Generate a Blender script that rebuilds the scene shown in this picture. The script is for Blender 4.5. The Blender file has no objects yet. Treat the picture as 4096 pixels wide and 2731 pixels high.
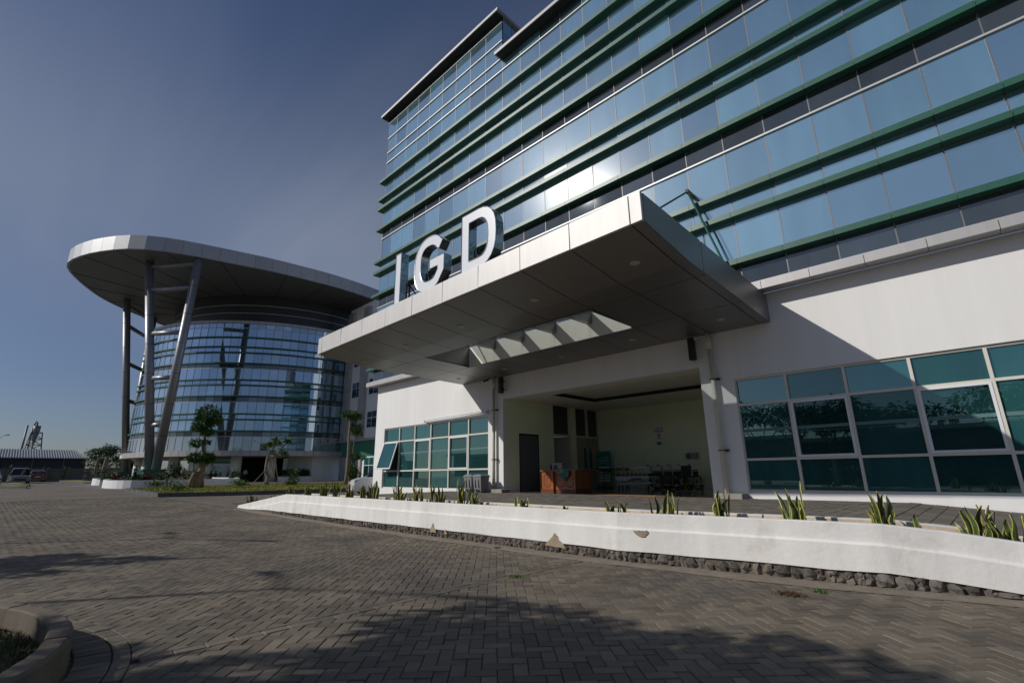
import bpy, math, random
import numpy as np
from mathutils import Matrix, Vector
random.seed(7); rng = np.random.default_rng(11)
sc = bpy.context.scene
COL = sc.collection
R_ = math.radians
# ---------------------------------------------------------------- camera
CAM = np.array([0.0, 0.0, 1.2]); LENS = 16.932
YAW, PIT, ROL = R_(44.05), R_(15.3), R_(-0.7)
_f = np.array([-math.sin(YAW)*math.cos(PIT), math.cos(YAW)*math.cos(PIT), math.sin(PIT)])
_r0 = np.array([math.cos(YAW), math.sin(YAW), 0.0]); _u0 = np.cross(_r0, _f)
_r = math.cos(ROL)*_r0 + math.sin(ROL)*_u0; _u = -math.sin(ROL)*_r0 + math.cos(ROL)*_u0
cd = bpy.data.cameras.new('camera'); cam = bpy.data.objects.new('camera', cd); COL.objects.link(cam)
cd.lens = LENS; cd.sensor_width = 36; cd.clip_start = 0.05; cd.clip_end = 6000
cam.matrix_world = Matrix(((_r[0], _u[0], -_f[0], CAM[0]), (_r[1], _u[1], -_f[1], CAM[1]), (_r[2], _u[2], -_f[2], CAM[2]), (0, 0, 0, 1)))
sc.camera = cam
sc.render.resolution_x = 1024; sc.render.resolution_y = 682
# ---------------------------------------------------------------- sky and sun
SX, SY, SZ = -0.67, -1.0, 0.72
sd = np.array([SX, SY, SZ]); sd = sd/np.linalg.norm(sd)
w = bpy.data.worlds.new('World'); sc.world = w; w.use_nodes = True
nt = w.node_tree; nt.nodes.clear()
def N(nt, t, **k):
    n = nt.nodes.new(t)
    for a, v in k.items():
        if a == 'inp':
            for i, x in v.items(): n.inputs[i].default_value = x
        else: setattr(n, a, v)
    return n
def LK(nt, a, b): nt.links.new(a, b)
sky = N(nt, 'ShaderNodeTexSky', sky_type='NISHITA', sun_disc=False)
sky.sun_elevation = math.asin(sd[2]); sky.sun_rotation = math.atan2(sd[0], sd[1]) % (2*math.pi)
sky.altitude = 0; sky.air_density = 1.0; sky.dust_density = 0.7; sky.ozone_density = 3.2
bg = N(nt, 'ShaderNodeBackground'); bg.inputs[1].default_value = 0.050
tc = N(nt, 'ShaderNodeTexCoord'); sep = N(nt, 'ShaderNodeSeparateXYZ'); LK(nt, tc.outputs['Generated'], sep.inputs[0])
def M(nt, op, a, b=None):
    n = N(nt, 'ShaderNodeMath', operation=op)
    for i, x in enumerate((a, b)):
        if x is None: continue
        if isinstance(x, (int, float)): n.inputs[i].default_value = x
        else: LK(nt, x, n.inputs[i])
    return n.outputs[0]
den = M(nt, 'ADD', M(nt, 'MAXIMUM', sep.outputs[2], 0.0), 0.12)
cmb = N(nt, 'ShaderNodeCombineXYZ'); LK(nt, M(nt, 'DIVIDE', sep.outputs[0], den), cmb.inputs[0]); LK(nt, M(nt, 'DIVIDE', sep.outputs[1], den), cmb.inputs[1])
mp = N(nt, 'ShaderNodeMapping'); LK(nt, cmb.outputs[0], mp.inputs[0]); mp.inputs['Scale'].default_value = (0.40, 0.62, 1); mp.inputs['Rotation'].default_value = (0, 0, R_(28))
nz = N(nt, 'ShaderNodeTexNoise', inp={2: 1.0, 3: 4.0, 4: 0.5}); LK(nt, mp.outputs[0], nz.inputs['Vector']); nz.inputs['Distortion'].default_value = 0.9
cr = N(nt, 'ShaderNodeValToRGB'); cr.color_ramp.elements[0].position = 0.46; cr.color_ramp.elements[1].position = 0.86
cr.color_ramp.elements[0].color = (0, 0, 0, 1); cr.color_ramp.elements[1].color = (0.55, 0.55, 0.55, 1)
LK(nt, nz.outputs[0], cr.inputs[0])
dz_ = M(nt, 'DIVIDE', M(nt, 'SUBTRACT', sep.outputs[2], 0.38), 0.23)
veil = M(nt, 'MULTIPLY', M(nt, 'EXPONENT', M(nt, 'MULTIPLY', M(nt, 'MULTIPLY', dz_, dz_), -1.0)), M(nt, 'ADD', M(nt, 'MULTIPLY', nz.outputs[0], 0.75), 0.06))
cl_ = N(nt, 'ShaderNodeClamp', inp={1: 0.0, 2: 0.8}); LK(nt, M(nt, 'ADD', veil, M(nt, 'MULTIPLY', cr.outputs[0], 0.5)), cl_.inputs[0])
mx = N(nt, 'ShaderNodeMix', data_type='RGBA'); LK(nt, cl_.outputs[0], mx.inputs[0]); tint = N(nt, 'ShaderNodeMix', data_type='RGBA', blend_type='MULTIPLY'); tint.inputs[0].default_value = 1; tint.inputs[7].default_value = (0.86, 0.88, 1.04, 1); LK(nt, sky.outputs[0], tint.inputs[6]); LK(nt, tint.outputs[2], mx.inputs[6]); mx.inputs[7].default_value = (5.0, 5.8, 7.5, 1)
LK(nt, mx.outputs[2], bg.inputs[0])
LK(nt, bg.outputs[0], N(nt, 'ShaderNodeOutputWorld').inputs[0])
sl = bpy.data.lights.new('sun', 'SUN'); sl.energy = 2.95; sl.angle = R_(0.53); sl.color = (1.0, 0.955, 0.885)
so = bpy.data.objects.new('sun', sl); COL.objects.link(so); so.location = (-20, -30, 40)
so.rotation_euler = Vector(tuple(-sd)).to_track_quat('-Z', 'Y').to_euler()
sc.cycles.diffuse_bounces = 5; sc.cycles.max_bounces = 10
vs = sc.view_settings; vs.view_transform = 'Standard'; vs.look = 'None'; vs.gamma = 1; vs.exposure = 0.0; vs.use_curve_mapping = False
# ---------------------------------------------------------------- projection helper: only decides which pieces show largest
def pix(p):
    v = np.asarray(p, float) - CAM; d = v @ _f
    if d < 0.2: return None
    s = LENS/36*4096
    return (2048 + s*(v @ _r)/d, 1365.5 - s*(v @ _u)/d)
def shows(ps):
    q = [pix(p) for p in ps]
    if any(a is None for a in q): return 0
    xs = [min(max(a[0], 0), 4096) for a in q]; ys = [min(max(a[1], 0), 2731) for a in q]
    a = 0
    for i in range(len(q)):
        j = (i+1) % len(q); a += xs[i]*ys[j]-xs[j]*ys[i]
    return abs(a)/2
def zg(x, y):                                   # the site rises gently away from the ramp
    return 0.0105*min(max(0.0, math.hypot(x, y)-12), 78)
# ---------------------------------------------------------------- materials
MATS = {}
def mat(name, col, rough=0.6, metal=0.0, spec=0.5, var=0.0, vscale=3.0, bump=0.0, bscale=40.0, rnd=0.0, attr=None, stain=None, coat=0.0, streak=False):
    m = bpy.data.materials.new(name); m.use_nodes = True; t = m.node_tree; b = t.nodes['Principled BSDF']
    b.inputs['Roughness'].default_value = rough; b.inputs['Metallic'].default_value = metal; b.inputs['Specular IOR Level'].default_value = spec
    b.inputs['Coat Weight'].default_value = coat
    c = tuple(col)+(1,); out = None; geo = N(t, 'ShaderNodeNewGeometry')
    if var or stain or rnd or attr:
        rgb = N(t, 'ShaderNodeRGB'); rgb.outputs[0].default_value = c; out = rgb.outputs[0]
    if var:
        n = N(t, 'ShaderNodeTexNoise', inp={2: vscale, 3: 6.0, 4: 0.62})
        if streak:
            mpn = N(t, 'ShaderNodeMapping'); mpn.inputs['Scale'].default_value = (1, 1, 0.08); LK(t, geo.outputs['Position'], mpn.inputs[0]); LK(t, mpn.outputs[0], n.inputs['Vector'])
        else: LK(t, geo.outputs['Position'], n.inputs['Vector'])
        mr = N(t, 'ShaderNodeMapRange', inp={1: 0.3, 2: 0.7, 3: 1-var, 4: 1+var}); LK(t, n.outputs[0], mr.inputs[0])
        mm = N(t, 'ShaderNodeMix', data_type='RGBA', blend_type='MULTIPLY'); mm.inputs[0].default_value = 1; LK(t, out, mm.inputs[6])
        cb = N(t, 'ShaderNodeCombineColor')
        for i in range(3): LK(t, mr.outputs[0], cb.inputs[i])
        LK(t, cb.outputs[0], mm.inputs[7]); out = mm.outputs[2]
    if rnd or attr:
        if attr: a = N(t, 'ShaderNodeAttribute', attribute_name=attr); src = a.outputs['Fac']; amt = rnd
        else: src = N(t, 'ShaderNodeObjectInfo').outputs['Random']; amt = rnd
        mr = N(t, 'ShaderNodeMapRange', inp={1: 0.0, 2: 1.0, 3: 1-amt, 4: 1+amt}); LK(t, src, mr.inputs[0])
        cb = N(t, 'ShaderNodeCombineColor')
        for i in range(3): LK(t, mr.outputs[0], cb.inputs[i])
        mm = N(t, 'ShaderNodeMix', data_type='RGBA', blend_type='MULTIPLY'); mm.inputs[0].default_value = 1; LK(t, out, mm.inputs[6]); LK(t, cb.outputs[0], mm.inputs[7]); out = mm.outputs[2]
    if stain:                                   # (colour, scale, low, high, amount)
        n = N(t, 'ShaderNodeTexNoise', inp={2: stain[1], 3: 8.0, 4: 0.7}); LK(t, geo.outputs['Position'], n.inputs['Vector'])
        mr = N(t, 'ShaderNodeMapRange', inp={1: stain[2], 2: stain[3], 3: 0.0, 4: stain[4]}); LK(t, n.outputs[0], mr.inputs[0])
        mm = N(t, 'ShaderNodeMix', data_type='RGBA'); LK(t, mr.outputs[0], mm.inputs[0]); LK(t, out, mm.inputs[6]); mm.inputs[7].default_value = tuple(stain[0])+(1,); out = mm.outputs[2]
    if out is None: b.inputs['Base Color'].default_value = c
    else: LK(t, out, b.inputs['Base Color'])
    if bump:
        n = N(t, 'ShaderNodeTexNoise', inp={2: bscale, 3: 5.0, 4: 0.6}); LK(t, geo.outputs['Position'], n.inputs['Vector'])
        bp = N(t, 'ShaderNodeBump'); bp.inputs['Strength'].default_value = bump; bp.inputs['Distance'].default_value = 0.02
        LK(t, n.outputs[0], bp.inputs['Height']); LK(t, bp.outputs[0], b.inputs['Normal'])
    MATS[name] = m; return m
def glass(name, refl, body, fac, rough=0.01, film=None, wavy=0.0, haze=0.0):
    m = bpy.data.materials.new(name); m.use_nodes = True; t = m.node_tree; t.nodes.clear()
    g = N(t, 'ShaderNodeBsdfGlossy', inp={0: tuple(refl)+(1,), 1: rough}); d = N(t, 'ShaderNodeBsdfDiffuse', inp={0: tuple(body)+(1,)})
    lw = N(t, 'ShaderNodeLayerWeight'); lw.inputs[0].default_value = 0.35
    oi0 = N(t, 'ShaderNodeObjectInfo'); ge = N(t, 'ShaderNodeNewGeometry'); mp0 = N(t, 'ShaderNodeMapping'); mp0.inputs['Scale'].default_value = (2.2, 2.2, 0.35); LK(t, ge.outputs['Position'], mp0.inputs[0])
    n0 = N(t, 'ShaderNodeTexNoise', inp={2: 0.9, 3: 6.0, 4: 0.65}); LK(t, mp0.outputs[0], n0.inputs['Vector'])
    wn = N(t, 'ShaderNodeTexWhiteNoise', noise_dimensions='1D'); LK(t, M(t, 'MULTIPLY', oi0.outputs['Random'], 91.7), wn.inputs['W'])
    k0 = M(t, 'MULTIPLY', M(t, 'ADD', M(t, 'MULTIPLY', wn.outputs['Value'], 1.05), 0.45), M(t, 'ADD', M(t, 'MULTIPLY', n0.outputs[0], 0.9), 0.55))
    vm = N(t, 'ShaderNodeVectorMath', operation='SCALE'); vm.inputs[0].default_value = tuple(body); LK(t, k0, vm.inputs['Scale']); LK(t, vm.outputs[0], d.inputs[0])
    oi = N(t, 'ShaderNodeObjectInfo'); jit = M(t, 'MULTIPLY', M(t, 'SUBTRACT', oi.outputs['Random'], 0.5), 0.18)
    f_ = M(t, 'ADD', M(t, 'MULTIPLY', lw.outputs['Fresnel'], 0.8), M(t, 'ADD', jit, fac)); cl = N(t, 'ShaderNodeClamp', inp={1: 0.0, 2: 0.97}); LK(t, f_, cl.inputs[0])
    if wavy:
        geo = N(t, 'ShaderNodeNewGeometry'); n = N(t, 'ShaderNodeTexNoise', inp={2: 0.9, 3: 2.0, 4: 0.5}); LK(t, geo.outputs['Position'], n.inputs['Vector'])
        bp = N(t, 'ShaderNodeBump'); bp.inputs['Strength'].default_value = wavy; bp.inputs['Distance'].default_value = 0.05; LK(t, n.outputs[0], bp.inputs['Height']); LK(t, bp.outputs[0], g.inputs['Normal'])
    x = N(t, 'ShaderNodeMixShader'); LK(t, cl.outputs[0], x.inputs[0]); LK(t, d.outputs[0], x.inputs[1]); LK(t, g.outputs[0], x.inputs[2])
    if haze:
        g3 = N(t, 'ShaderNodeBsdfGlossy', inp={0: (1, 0.97, 0.92, 1), 1: 0.2}); x2 = N(t, 'ShaderNodeMixShader'); x2.inputs[0].default_value = haze; LK(t, x.outputs[0], x2.inputs[1]); LK(t, g3.outputs[0], x2.inputs[2]); x = x2
    LK(t, x.outputs[0], N(t, 'ShaderNodeOutputMaterial').inputs[0]); MATS[name] = m; return m
def clear(name, tint, refl):
    m = bpy.data.materials.new(name); m.use_nodes = True; t = m.node_tree; t.nodes.clear()
    a = N(t, 'ShaderNodeBsdfTransparent', inp={0: tuple(tint)+(1,)}); g = N(t, 'ShaderNodeBsdfGlossy', inp={0: (0.9, 0.95, 1, 1), 1: 0.02})
    lw = N(t, 'ShaderNodeLayerWeight'); lw.inputs[0].default_value = 0.4
    x = N(t, 'ShaderNodeMixShader'); LK(t, M(t, 'ADD', M(t, 'MULTIPLY', lw.outputs['Fresnel'], 0.5), refl), x.inputs[0]); LK(t, a.outputs[0], x.inputs[1]); LK(t, g.outputs[0], x.inputs[2])
    LK(t, x.outputs[0], N(t, 'ShaderNodeOutputMaterial').inputs[0]); MATS[name] = m; return m
mat('white_paint', (0.785, 0.78, 0.765), 0.7, var=0.05, vscale=1.6, streak=True, bump=0.05, bscale=30, stain=((0.55, 0.52, 0.47), 0.9, 0.60, 0.85, 0.25))
mat('wing_white', (0.74, 0.75, 0.75), 0.7, var=0.03, vscale=0.5)
mat('planter_white', (0.76, 0.75, 0.725), 0.8, var=0.09, vscale=3.0, streak=True, bump=0.30, bscale=12, stain=((0.46, 0.38, 0.28), 1.9, 0.56, 0.78, 0.6))
mat('cream_stained', (0.70, 0.56, 0.40), 0.85, var=0.18, vscale=4, bump=0.2, bscale=30, stain=((0.48, 0.27, 0.12), 3.0, 0.5, 0.7, 0.8))
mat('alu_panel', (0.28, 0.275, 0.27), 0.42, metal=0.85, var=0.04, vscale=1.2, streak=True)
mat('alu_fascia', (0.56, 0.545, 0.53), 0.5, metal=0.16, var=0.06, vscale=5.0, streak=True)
mat('alu_ledge', (0.42, 0.41, 0.41), 0.5, metal=0.35, var=0.06, vscale=5.0, streak=True)
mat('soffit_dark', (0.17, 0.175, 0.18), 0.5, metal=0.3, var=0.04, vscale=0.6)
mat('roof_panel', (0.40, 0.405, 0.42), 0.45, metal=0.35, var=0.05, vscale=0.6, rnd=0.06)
mat('column_metal', (0.27, 0.275, 0.29), 0.42, metal=0.45, var=0.03, vscale=0.8)
mat('parapet_grey', (0.30, 0.29, 0.29), 0.5, metal=0.3)
mat('joint_dark', (0.015, 0.015, 0.015), 0.8)
mat('green_band', (0.022, 0.105, 0.072), 0.40, spec=0.5, var=0.10, vscale=6.0, streak=True)
mat('green_panel', (0.03, 0.20, 0.12), 0.45, var=0.05, vscale=0.7)
mat('rail_white', (0.50, 0.50, 0.51), 0.45, metal=0.3)
mat('mullion_grey', (0.16, 0.16, 0.16), 0.5, metal=0.4)
mat('frame_cream', (0.66, 0.64, 0.56), 0.55, var=0.03, vscale=2)
mat('frame_white', (0.76, 0.77, 0.80), 0.45)
glass('tower_glass', (0.70, 0.90, 1.0), (0.145, 0.30, 0.385), 0.60, 0.012, wavy=0.012, haze=0.013)
glass('strip_glass', (0.62, 0.70, 0.74), (0.035, 0.042, 0.045), 0.16, 0.02)
glass('drum_glass', (0.60, 0.76, 0.92), (0.05, 0.085, 0.115), 0.58, 0.012, wavy=0.012, haze=0.0)
glass('drum_base_glass', (0.62, 0.72, 0.82), (0.16, 0.19, 0.22), 0.45, 0.02)
glass('teal_glass', (0.50, 0.78, 0.78), (0.018, 0.070, 0.072), 0.14, 0.01)
glass('dark_glass', (0.6, 0.7, 0.75), (0.010, 0.016, 0.018), 0.10, 0.02)
clear('skylight_glass', (0.93, 0.97, 0.97), 0.04)
clear('acrylic', (0.85, 0.85, 0.85), 0.08)
mat('film', (0.10, 0.19, 0.19), 0.8)
mat('well_cream', (0.78, 0.75, 0.66), 0.6, var=0.05, vscale=3)
mat('lobby_wall', (0.78, 0.84, 0.60), 0.6, var=0.04, vscale=0.8)
mat('lobby_ceiling', (0.80, 0.77, 0.68), 0.7)
mat('lobby_floor', (0.22, 0.21, 0.19), 0.06, spec=0.6, var=0.1, vscale=3)
mat('door_grey', (0.10, 0.11, 0.125), 0.45)
mat('door_cream', (0.33, 0.31, 0.25), 0.5)
mat('chrome', (0.62, 0.62, 0.64), 0.06, metal=1.0, bump=0.35, bscale=5)
mat('chrome_plain', (0.62, 0.62, 0.63), 0.18, metal=1.0)
mat('letter_face', (0.80, 0.82, 0.86), 0.25, coat=0.4, var=0.02, vscale=2, stain=((0.45, 0.25, 0.10), 2.6, 0.70, 0.85, 0.7))
mat('rust', (0.20, 0.08, 0.03), 0.8)
mat('black_plastic', (0.015, 0.015, 0.016), 0.5)
mat('black_vinyl', (0.012, 0.012, 0.013), 0.55)
mat('bin_grey', (0.20, 0.20, 0.21), 0.5)
mat('pvc', (0.62, 0.59, 0.50), 0.5, var=0.05, vscale=2)
mat('concrete', (0.30, 0.285, 0.26), 0.9, var=0.18, vscale=5, bump=0.3, bscale=50)
mat('mortar_dark', (0.13, 0.105, 0.08), 0.95, var=0.3, vscale=9, bump=0.6, bscale=40); mat('weed_brown', (0.10, 0.055, 0.025), 0.8)
mat('cement_patch', (0.34, 0.27, 0.19), 0.95, var=0.15, vscale=8, bump=0.5, bscale=60)
mat('kerb', (0.145, 0.12, 0.092), 0.9, var=0.25, vscale=3, bump=0.35, bscale=60, rnd=0.10)
mat('kerb_grey', (0.10, 0.10, 0.10), 0.9, var=0.18, vscale=3, rnd=0.12)
mat('rock', (0.115, 0.102, 0.090), 0.9, var=0.4, vscale=14, bump=0.8, bscale=30, rnd=0.5, stain=((0.20, 0.15, 0.10), 5.0, 0.5, 0.7, 0.6))
mat('sand', (0.22, 0.185, 0.145), 0.95, var=0.2, vscale=6, bump=0.4, bscale=70)
mat('joint_sand', (0.060, 0.052, 0.043), 0.95, var=0.2, vscale=8)
mat('paver', (0.172, 0.142, 0.106), 0.85, var=0.26, vscale=0.8, bump=0.45, bscale=150, rnd=0.27, stain=((0.055, 0.054, 0.054), 0.45, 0.48, 0.70, 0.8))
mat('paver_mass', (0.172, 0.142, 0.106), 0.85, var=0.26, vscale=0.8, bump=0.45, bscale=150, rnd=0.27, attr='rnd', stain=((0.055, 0.054, 0.054), 0.45, 0.48, 0.70, 0.8))
mat('tile_dark', (0.165, 0.145, 0.12), 0.8, var=0.2, vscale=1.5, bump=0.3, bscale=60, rnd=0.14, stain=((0.075, 0.07, 0.065), 0.8, 0.5, 0.75, 0.6))
mat('tile_mass', (0.165, 0.145, 0.12), 0.8, var=0.2, vscale=1.5, bump=0.3, bscale=60, rnd=0.14, attr='rnd', stain=((0.075, 0.07, 0.065), 0.8, 0.5, 0.75, 0.6))
mat('wood', (0.30, 0.085, 0.022), 0.38, var=0.3, vscale=5, streak=True, coat=0.3)
mat('wood_dark', (0.14, 0.035, 0.010), 0.4, var=0.2, vscale=5)
mat('cloth_green', (0.015, 0.14, 0.11), 0.8, var=0.2, vscale=10, stain=((0.35, 0.28, 0.12), 9.0, 0.53, 0.6, 0.9))
mat('cardboard', (0.32, 0.17, 0.09), 0.9, var=0.06, vscale=5)
mat('paper', (0.72, 0.72, 0.72), 0.7)
mat('sign_red', (0.35, 0.02, 0.02), 0.6); mat('ink', (0.02, 0.02, 0.02), 0.7); mat('sign_green', (0.01, 0.20, 0.11), 0.6)
mat('banner_teal', (0.02, 0.22, 0.19), 0.6, var=0.2, vscale=1.5); mat('banner_text', (0.6, 0.66, 0.6), 0.6); mat('banner_olive', (0.16, 0.20, 0.05), 0.6)
mat('mattress', (0.05, 0.065, 0.045), 0.7); mat('orange', (0.5, 0.08, 0.015), 0.6); mat('bed_white', (0.55, 0.56, 0.56), 0.45)
mat('tyre', (0.012, 0.012, 0.012), 0.8); mat('car_white', (0.78, 0.78, 0.78), 0.25, coat=0.6); mat('car_silver', (0.17, 0.175, 0.18), 0.3, metal=0.5, coat=0.5)
mat('car_red', (0.09, 0.008, 0.008), 0.3, coat=0.6); mat('car_glass', (0.008, 0.010, 0.012), 0.05, spec=0.9); mat('lamp_glass', (0.55, 0.57, 0.6), 0.08, metal=0.5)
mat('plate_red', (0.5, 0.02, 0.03), 0.5)
mat('bark', (0.19, 0.135, 0.09), 0.9, var=0.3, vscale=6, bump=0.5, bscale=20); mat('bark_grey', (0.20, 0.175, 0.14), 0.9, var=0.25, vscale=5, bump=0.4, bscale=20)
mat('leaf', (0.06, 0.13, 0.028), 0.5, rnd=0.45, attr='rnd', spec=0.35); mat('leaf_bright', (0.10, 0.17, 0.03), 0.5, rnd=0.4, attr='rnd', spec=0.35)
mat('leaf_dark', (0.04, 0.085, 0.028), 0.55, rnd=0.45, attr='rnd', spec=0.35); mat('leaf_haze', (0.085, 0.115, 0.075), 0.7, rnd=0.35, attr='rnd'); mat('leaf_red', (0.16, 0.035, 0.02), 0.55, rnd=0.5, attr='rnd')  # leaf_haze: distance haze put into a paler leaf colour
mat('snake_green', (0.055, 0.085, 0.025), 0.42, rnd=0.25, var=0.45, vscale=26); mat('snake_yellow', (0.46, 0.42, 0.09), 0.45, rnd=0.12)
mat('lawn', (0.22, 0.235, 0.035), 0.9, var=0.28, vscale=2.5); mat('grass', (0.06, 0.085, 0.016), 0.7, rnd=0.5, attr='rnd'); mat('soil', (0.07, 0.05, 0.035), 0.95, var=0.3, vscale=6, bump=0.5, bscale=30)
mat('warehouse_wall', (0.045, 0.05, 0.065), 0.8, var=0.15, vscale=0.3); mat('roof_sheet', (0.42, 0.43, 0.44), 0.45, metal=0.5, var=0.1, vscale=0.3, streak=True); mat('roof_rib', (0.20, 0.205, 0.21), 0.5, metal=0.4)
mat('far_wall', (0.17, 0.165, 0.155), 0.9, var=0.2, vscale=0.6, rnd=0.08); mat('steel_far', (0.17, 0.175, 0.185), 0.5, metal=0.3); mat('steel_dark', (0.06, 0.06, 0.065), 0.6)
mat('skin', (0.20, 0.10, 0.06), 0.6); mat('shirt_blue', (0.05, 0.12, 0.22), 0.8); mat('cloth_dark', (0.015, 0.015, 0.02), 0.85); mat('cloth_white', (0.4, 0.4, 0.42), 0.85); mat('hose', (0.16, 0.22, 0.28), 0.5)
mat('drum_column', (0.60, 0.62, 0.53), 0.6, var=0.03, vscale=0.8); mat('dark_room', (0.012, 0.013, 0.014), 0.9); mat('spot_trim', (0.50, 0.46, 0.36), 0.5)  # dark_room: darkness of unlit interiors put into a near-black colour
# ---------------------------------------------------------------- geometry helpers
class MB:
    def __init__(s): s.v = []; s.f = []; s.mi = []
    def add(s, vs, fs, mi=0):
        o = len(s.v); s.v += [tuple(map(float, a)) for a in vs]; s.f += [tuple(i+o for i in f) for f in fs]; s.mi += [mi]*len(fs); return s
    def box(s, x0, x1, y0, y1, z0, z1, mi=0):
        v = [(x, y, z) for z in (z0, z1) for y in (y0, y1) for x in (x0, x1)]
        return s.add(v, [(0, 2, 3, 1), (4, 5, 7, 6), (0, 1, 5, 4), (2, 6, 7, 3), (0, 4, 6, 2), (1, 3, 7, 5)], mi)
    def hexa(s, b, t, mi=0):
        n = len(b); fs = [tuple(range(n-1, -1, -1)), tuple(range(n, 2*n))]+[(i, (i+1) % n, n+(i+1) % n, n+i) for i in range(n)]
        return s.add(list(b)+list(t), fs, mi)
    def tube(s, pts, rad, n=8, caps=True, mi=0):
        pts = [np.array(p, float) for p in pts]; m = len(pts)
        if not hasattr(rad, '__len__'): rad = [rad]*m
        vs = []; prev = None
        for i, p in enumerate(pts):
            t = pts[min(i+1, m-1)]-pts[max(i-1, 0)]; t = t/(np.linalg.norm(t)+1e-9)
            a = np.array([0, 0, 1.0]) if abs(t[2]) < 0.9 else np.array([1.0, 0, 0])
            if prev is not None: a = prev
            e1 = a-t*(a @ t); e1 /= np.linalg.norm(e1)+1e-9; e2 = np.cross(t, e1); prev = e1
            vs += [p+rad[i]*(math.cos(2*math.pi*k/n)*e1+math.sin(2*math.pi*k/n)*e2) for k in range(n)]
        fs = [(i*n+k, i*n+(k+1) % n, (i+1)*n+(k+1) % n, (i+1)*n+k) for i in range(m-1) for k in range(n)]
        if caps: fs += [tuple(range(n-1, -1, -1)), tuple(range((m-1)*n, m*n))]
        return s.add(vs, fs, mi)
    def torus(s, c, ax, R, r, n=24, k=6, mi=0):
        ax = np.array(ax, float); ax /= np.linalg.norm(ax); a = np.array([0, 0, 1.0]) if abs(ax[2]) < 0.9 else np.array([1.0, 0, 0])
        e1 = np.cross(ax, a); e1 /= np.linalg.norm(e1); e2 = np.cross(ax, e1); vs = []
        for i in range(n):
            th = 2*math.pi*i/n; d = math.cos(th)*e1+math.sin(th)*e2
            for j in range(k):
                ph = 2*math.pi*j/k; vs.append(np.array(c)+d*(R+r*math.cos(ph))+ax*r*math.sin(ph))
        fs = [(i*k+j, ((i+1) % n)*k+j, ((i+1) % n)*k+(j+1) % k, i*k+(j+1) % k) for i in range(n) for j in range(k)]
        return s.add(vs, fs, mi)
    def lathe(s, c, prof, n=16, mi=0):
        vs = [(c[0]+r*math.cos(2*math.pi*k/n), c[1]+r*math.sin(2*math.pi*k/n), c[2]+z) for r, z in prof for k in range(n)]; m = len(prof)
        fs = [(i*n+k, i*n+(k+1) % n, (i+1)*n+(k+1) % n, (i+1)*n+k) for i in range(m-1) for k in range(n)]+[tuple(range(n-1, -1, -1)), tuple(range((m-1)*n, m*n))]
        return s.add(vs, fs, mi)
    def mesh(s, name, mats, smooth=False, rnd=None):
        me = bpy.data.meshes.new(name); me.from_pydata(s.v, [], s.f)
        for m in (mats if isinstance(mats, (list, tuple)) else [mats]): me.materials.append(MATS[m])
        if any(s.mi): me.polygons.foreach_set('material_index', s.mi)
        if smooth: me.polygons.foreach_set('use_smooth', [True]*len(s.f))
        if rnd is not None:
            a = me.attributes.new('rnd', 'FLOAT', 'FACE'); a.data.foreach_set('value', np.asarray(rnd, np.float32))
        me.update(); return me
    def build(s, name, mats, parent=None, smooth=False, rnd=None, bev=0, local=False):
        return link(name, s.mesh(name, mats, smooth, rnd), parent, bev, local)
def link(name, me, parent=None, bev=0, local=False):
    o = bpy.data.objects.new(name, me); COL.objects.link(o)
    if parent is not None:
        o.parent = parent
        if not local: o.matrix_parent_inverse = Matrix.Translation(-absloc(parent))
    if bev:
        b = o.modifiers.new('bevel', 'BEVEL'); b.width = bev; b.segments = 2; b.limit_method = 'ANGLE'
    return o
ABS = {}
def absloc(o):
    return Vector(ABS.get(o.name, (0, 0, 0)))
def thing(name, loc, label, cat, group=None):
    o = bpy.data.objects.new(name, None); COL.objects.link(o); o.location = loc; o.empty_display_size = 0.3; ABS[o.name] = tuple(loc)
    o['label'] = label; o['category'] = cat
    if group: o['group'] = group
    return o
def tag(o, label, cat, group=None):
    o['label'] = label; o['category'] = cat
    if group: o['group'] = group
    return o
def struct(o, kind='structure'): o['kind'] = kind; return o
def inst(name, me, parent, loc=(0, 0, 0), rot=(0, 0, 0), scale=None, local=True):
    o = link(name, me, parent, local=local); o.location = loc; o.rotation_euler = rot
    if scale is not None: o.scale = scale if hasattr(scale, '__len__') else (scale,)*3
    return o
def copy_thing(root, loc, rotz, label, scale=None):
    r = root.copy(); COL.objects.link(r); r.location = loc; r.rotation_euler = (0, 0, rotz); r['label'] = label
    if scale: r.scale = (scale,)*3
    for ch in root.children:
        c = ch.copy(); COL.objects.link(c); c.parent = r; c.matrix_parent_inverse = ch.matrix_parent_inverse.copy()
        for g in ch.children:
            d = g.copy(); COL.objects.link(d); d.parent = c; d.matrix_parent_inverse = g.matrix_parent_inverse.copy()
    return r
def textmesh(body, size, matname, align='CENTER'):
    cu = bpy.data.curves.new('lettering', 'FONT'); cu.body = body; cu.size = size; cu.align_x = align; cu.extrude = 0.002; cu.resolution_u = 2
    t = bpy.data.objects.new('lettering', cu); COL.objects.link(t); dg = bpy.context.evaluated_depsgraph_get()
    me = bpy.data.meshes.new_from_object(t.evaluated_get(dg)); bpy.data.objects.remove(t); me.materials.clear(); me.materials.append(MATS[matname]); return me
def clip(poly, n, d):                            # keep n.p <= d
    out = []
    for i in range(len(poly)):
        a, b = poly[i], poly[(i+1) % len(poly)]; da = n[0]*a[0]+n[1]*a[1]-d; db = n[0]*b[0]+n[1]*b[1]-d
        if da <= 0: out.append(a)
        if (da < 0) != (db < 0) and abs(da-db) > 1e-9:
            t = da/(da-db); out.append((a[0]+t*(b[0]-a[0]), a[1]+t*(b[1]-a[1])))
    return out
def parea(p): return abs(sum(p[i][0]*p[(i+1) % len(p)][1]-p[(i+1) % len(p)][0]*p[i][1] for i in range(len(p))))/2
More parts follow.
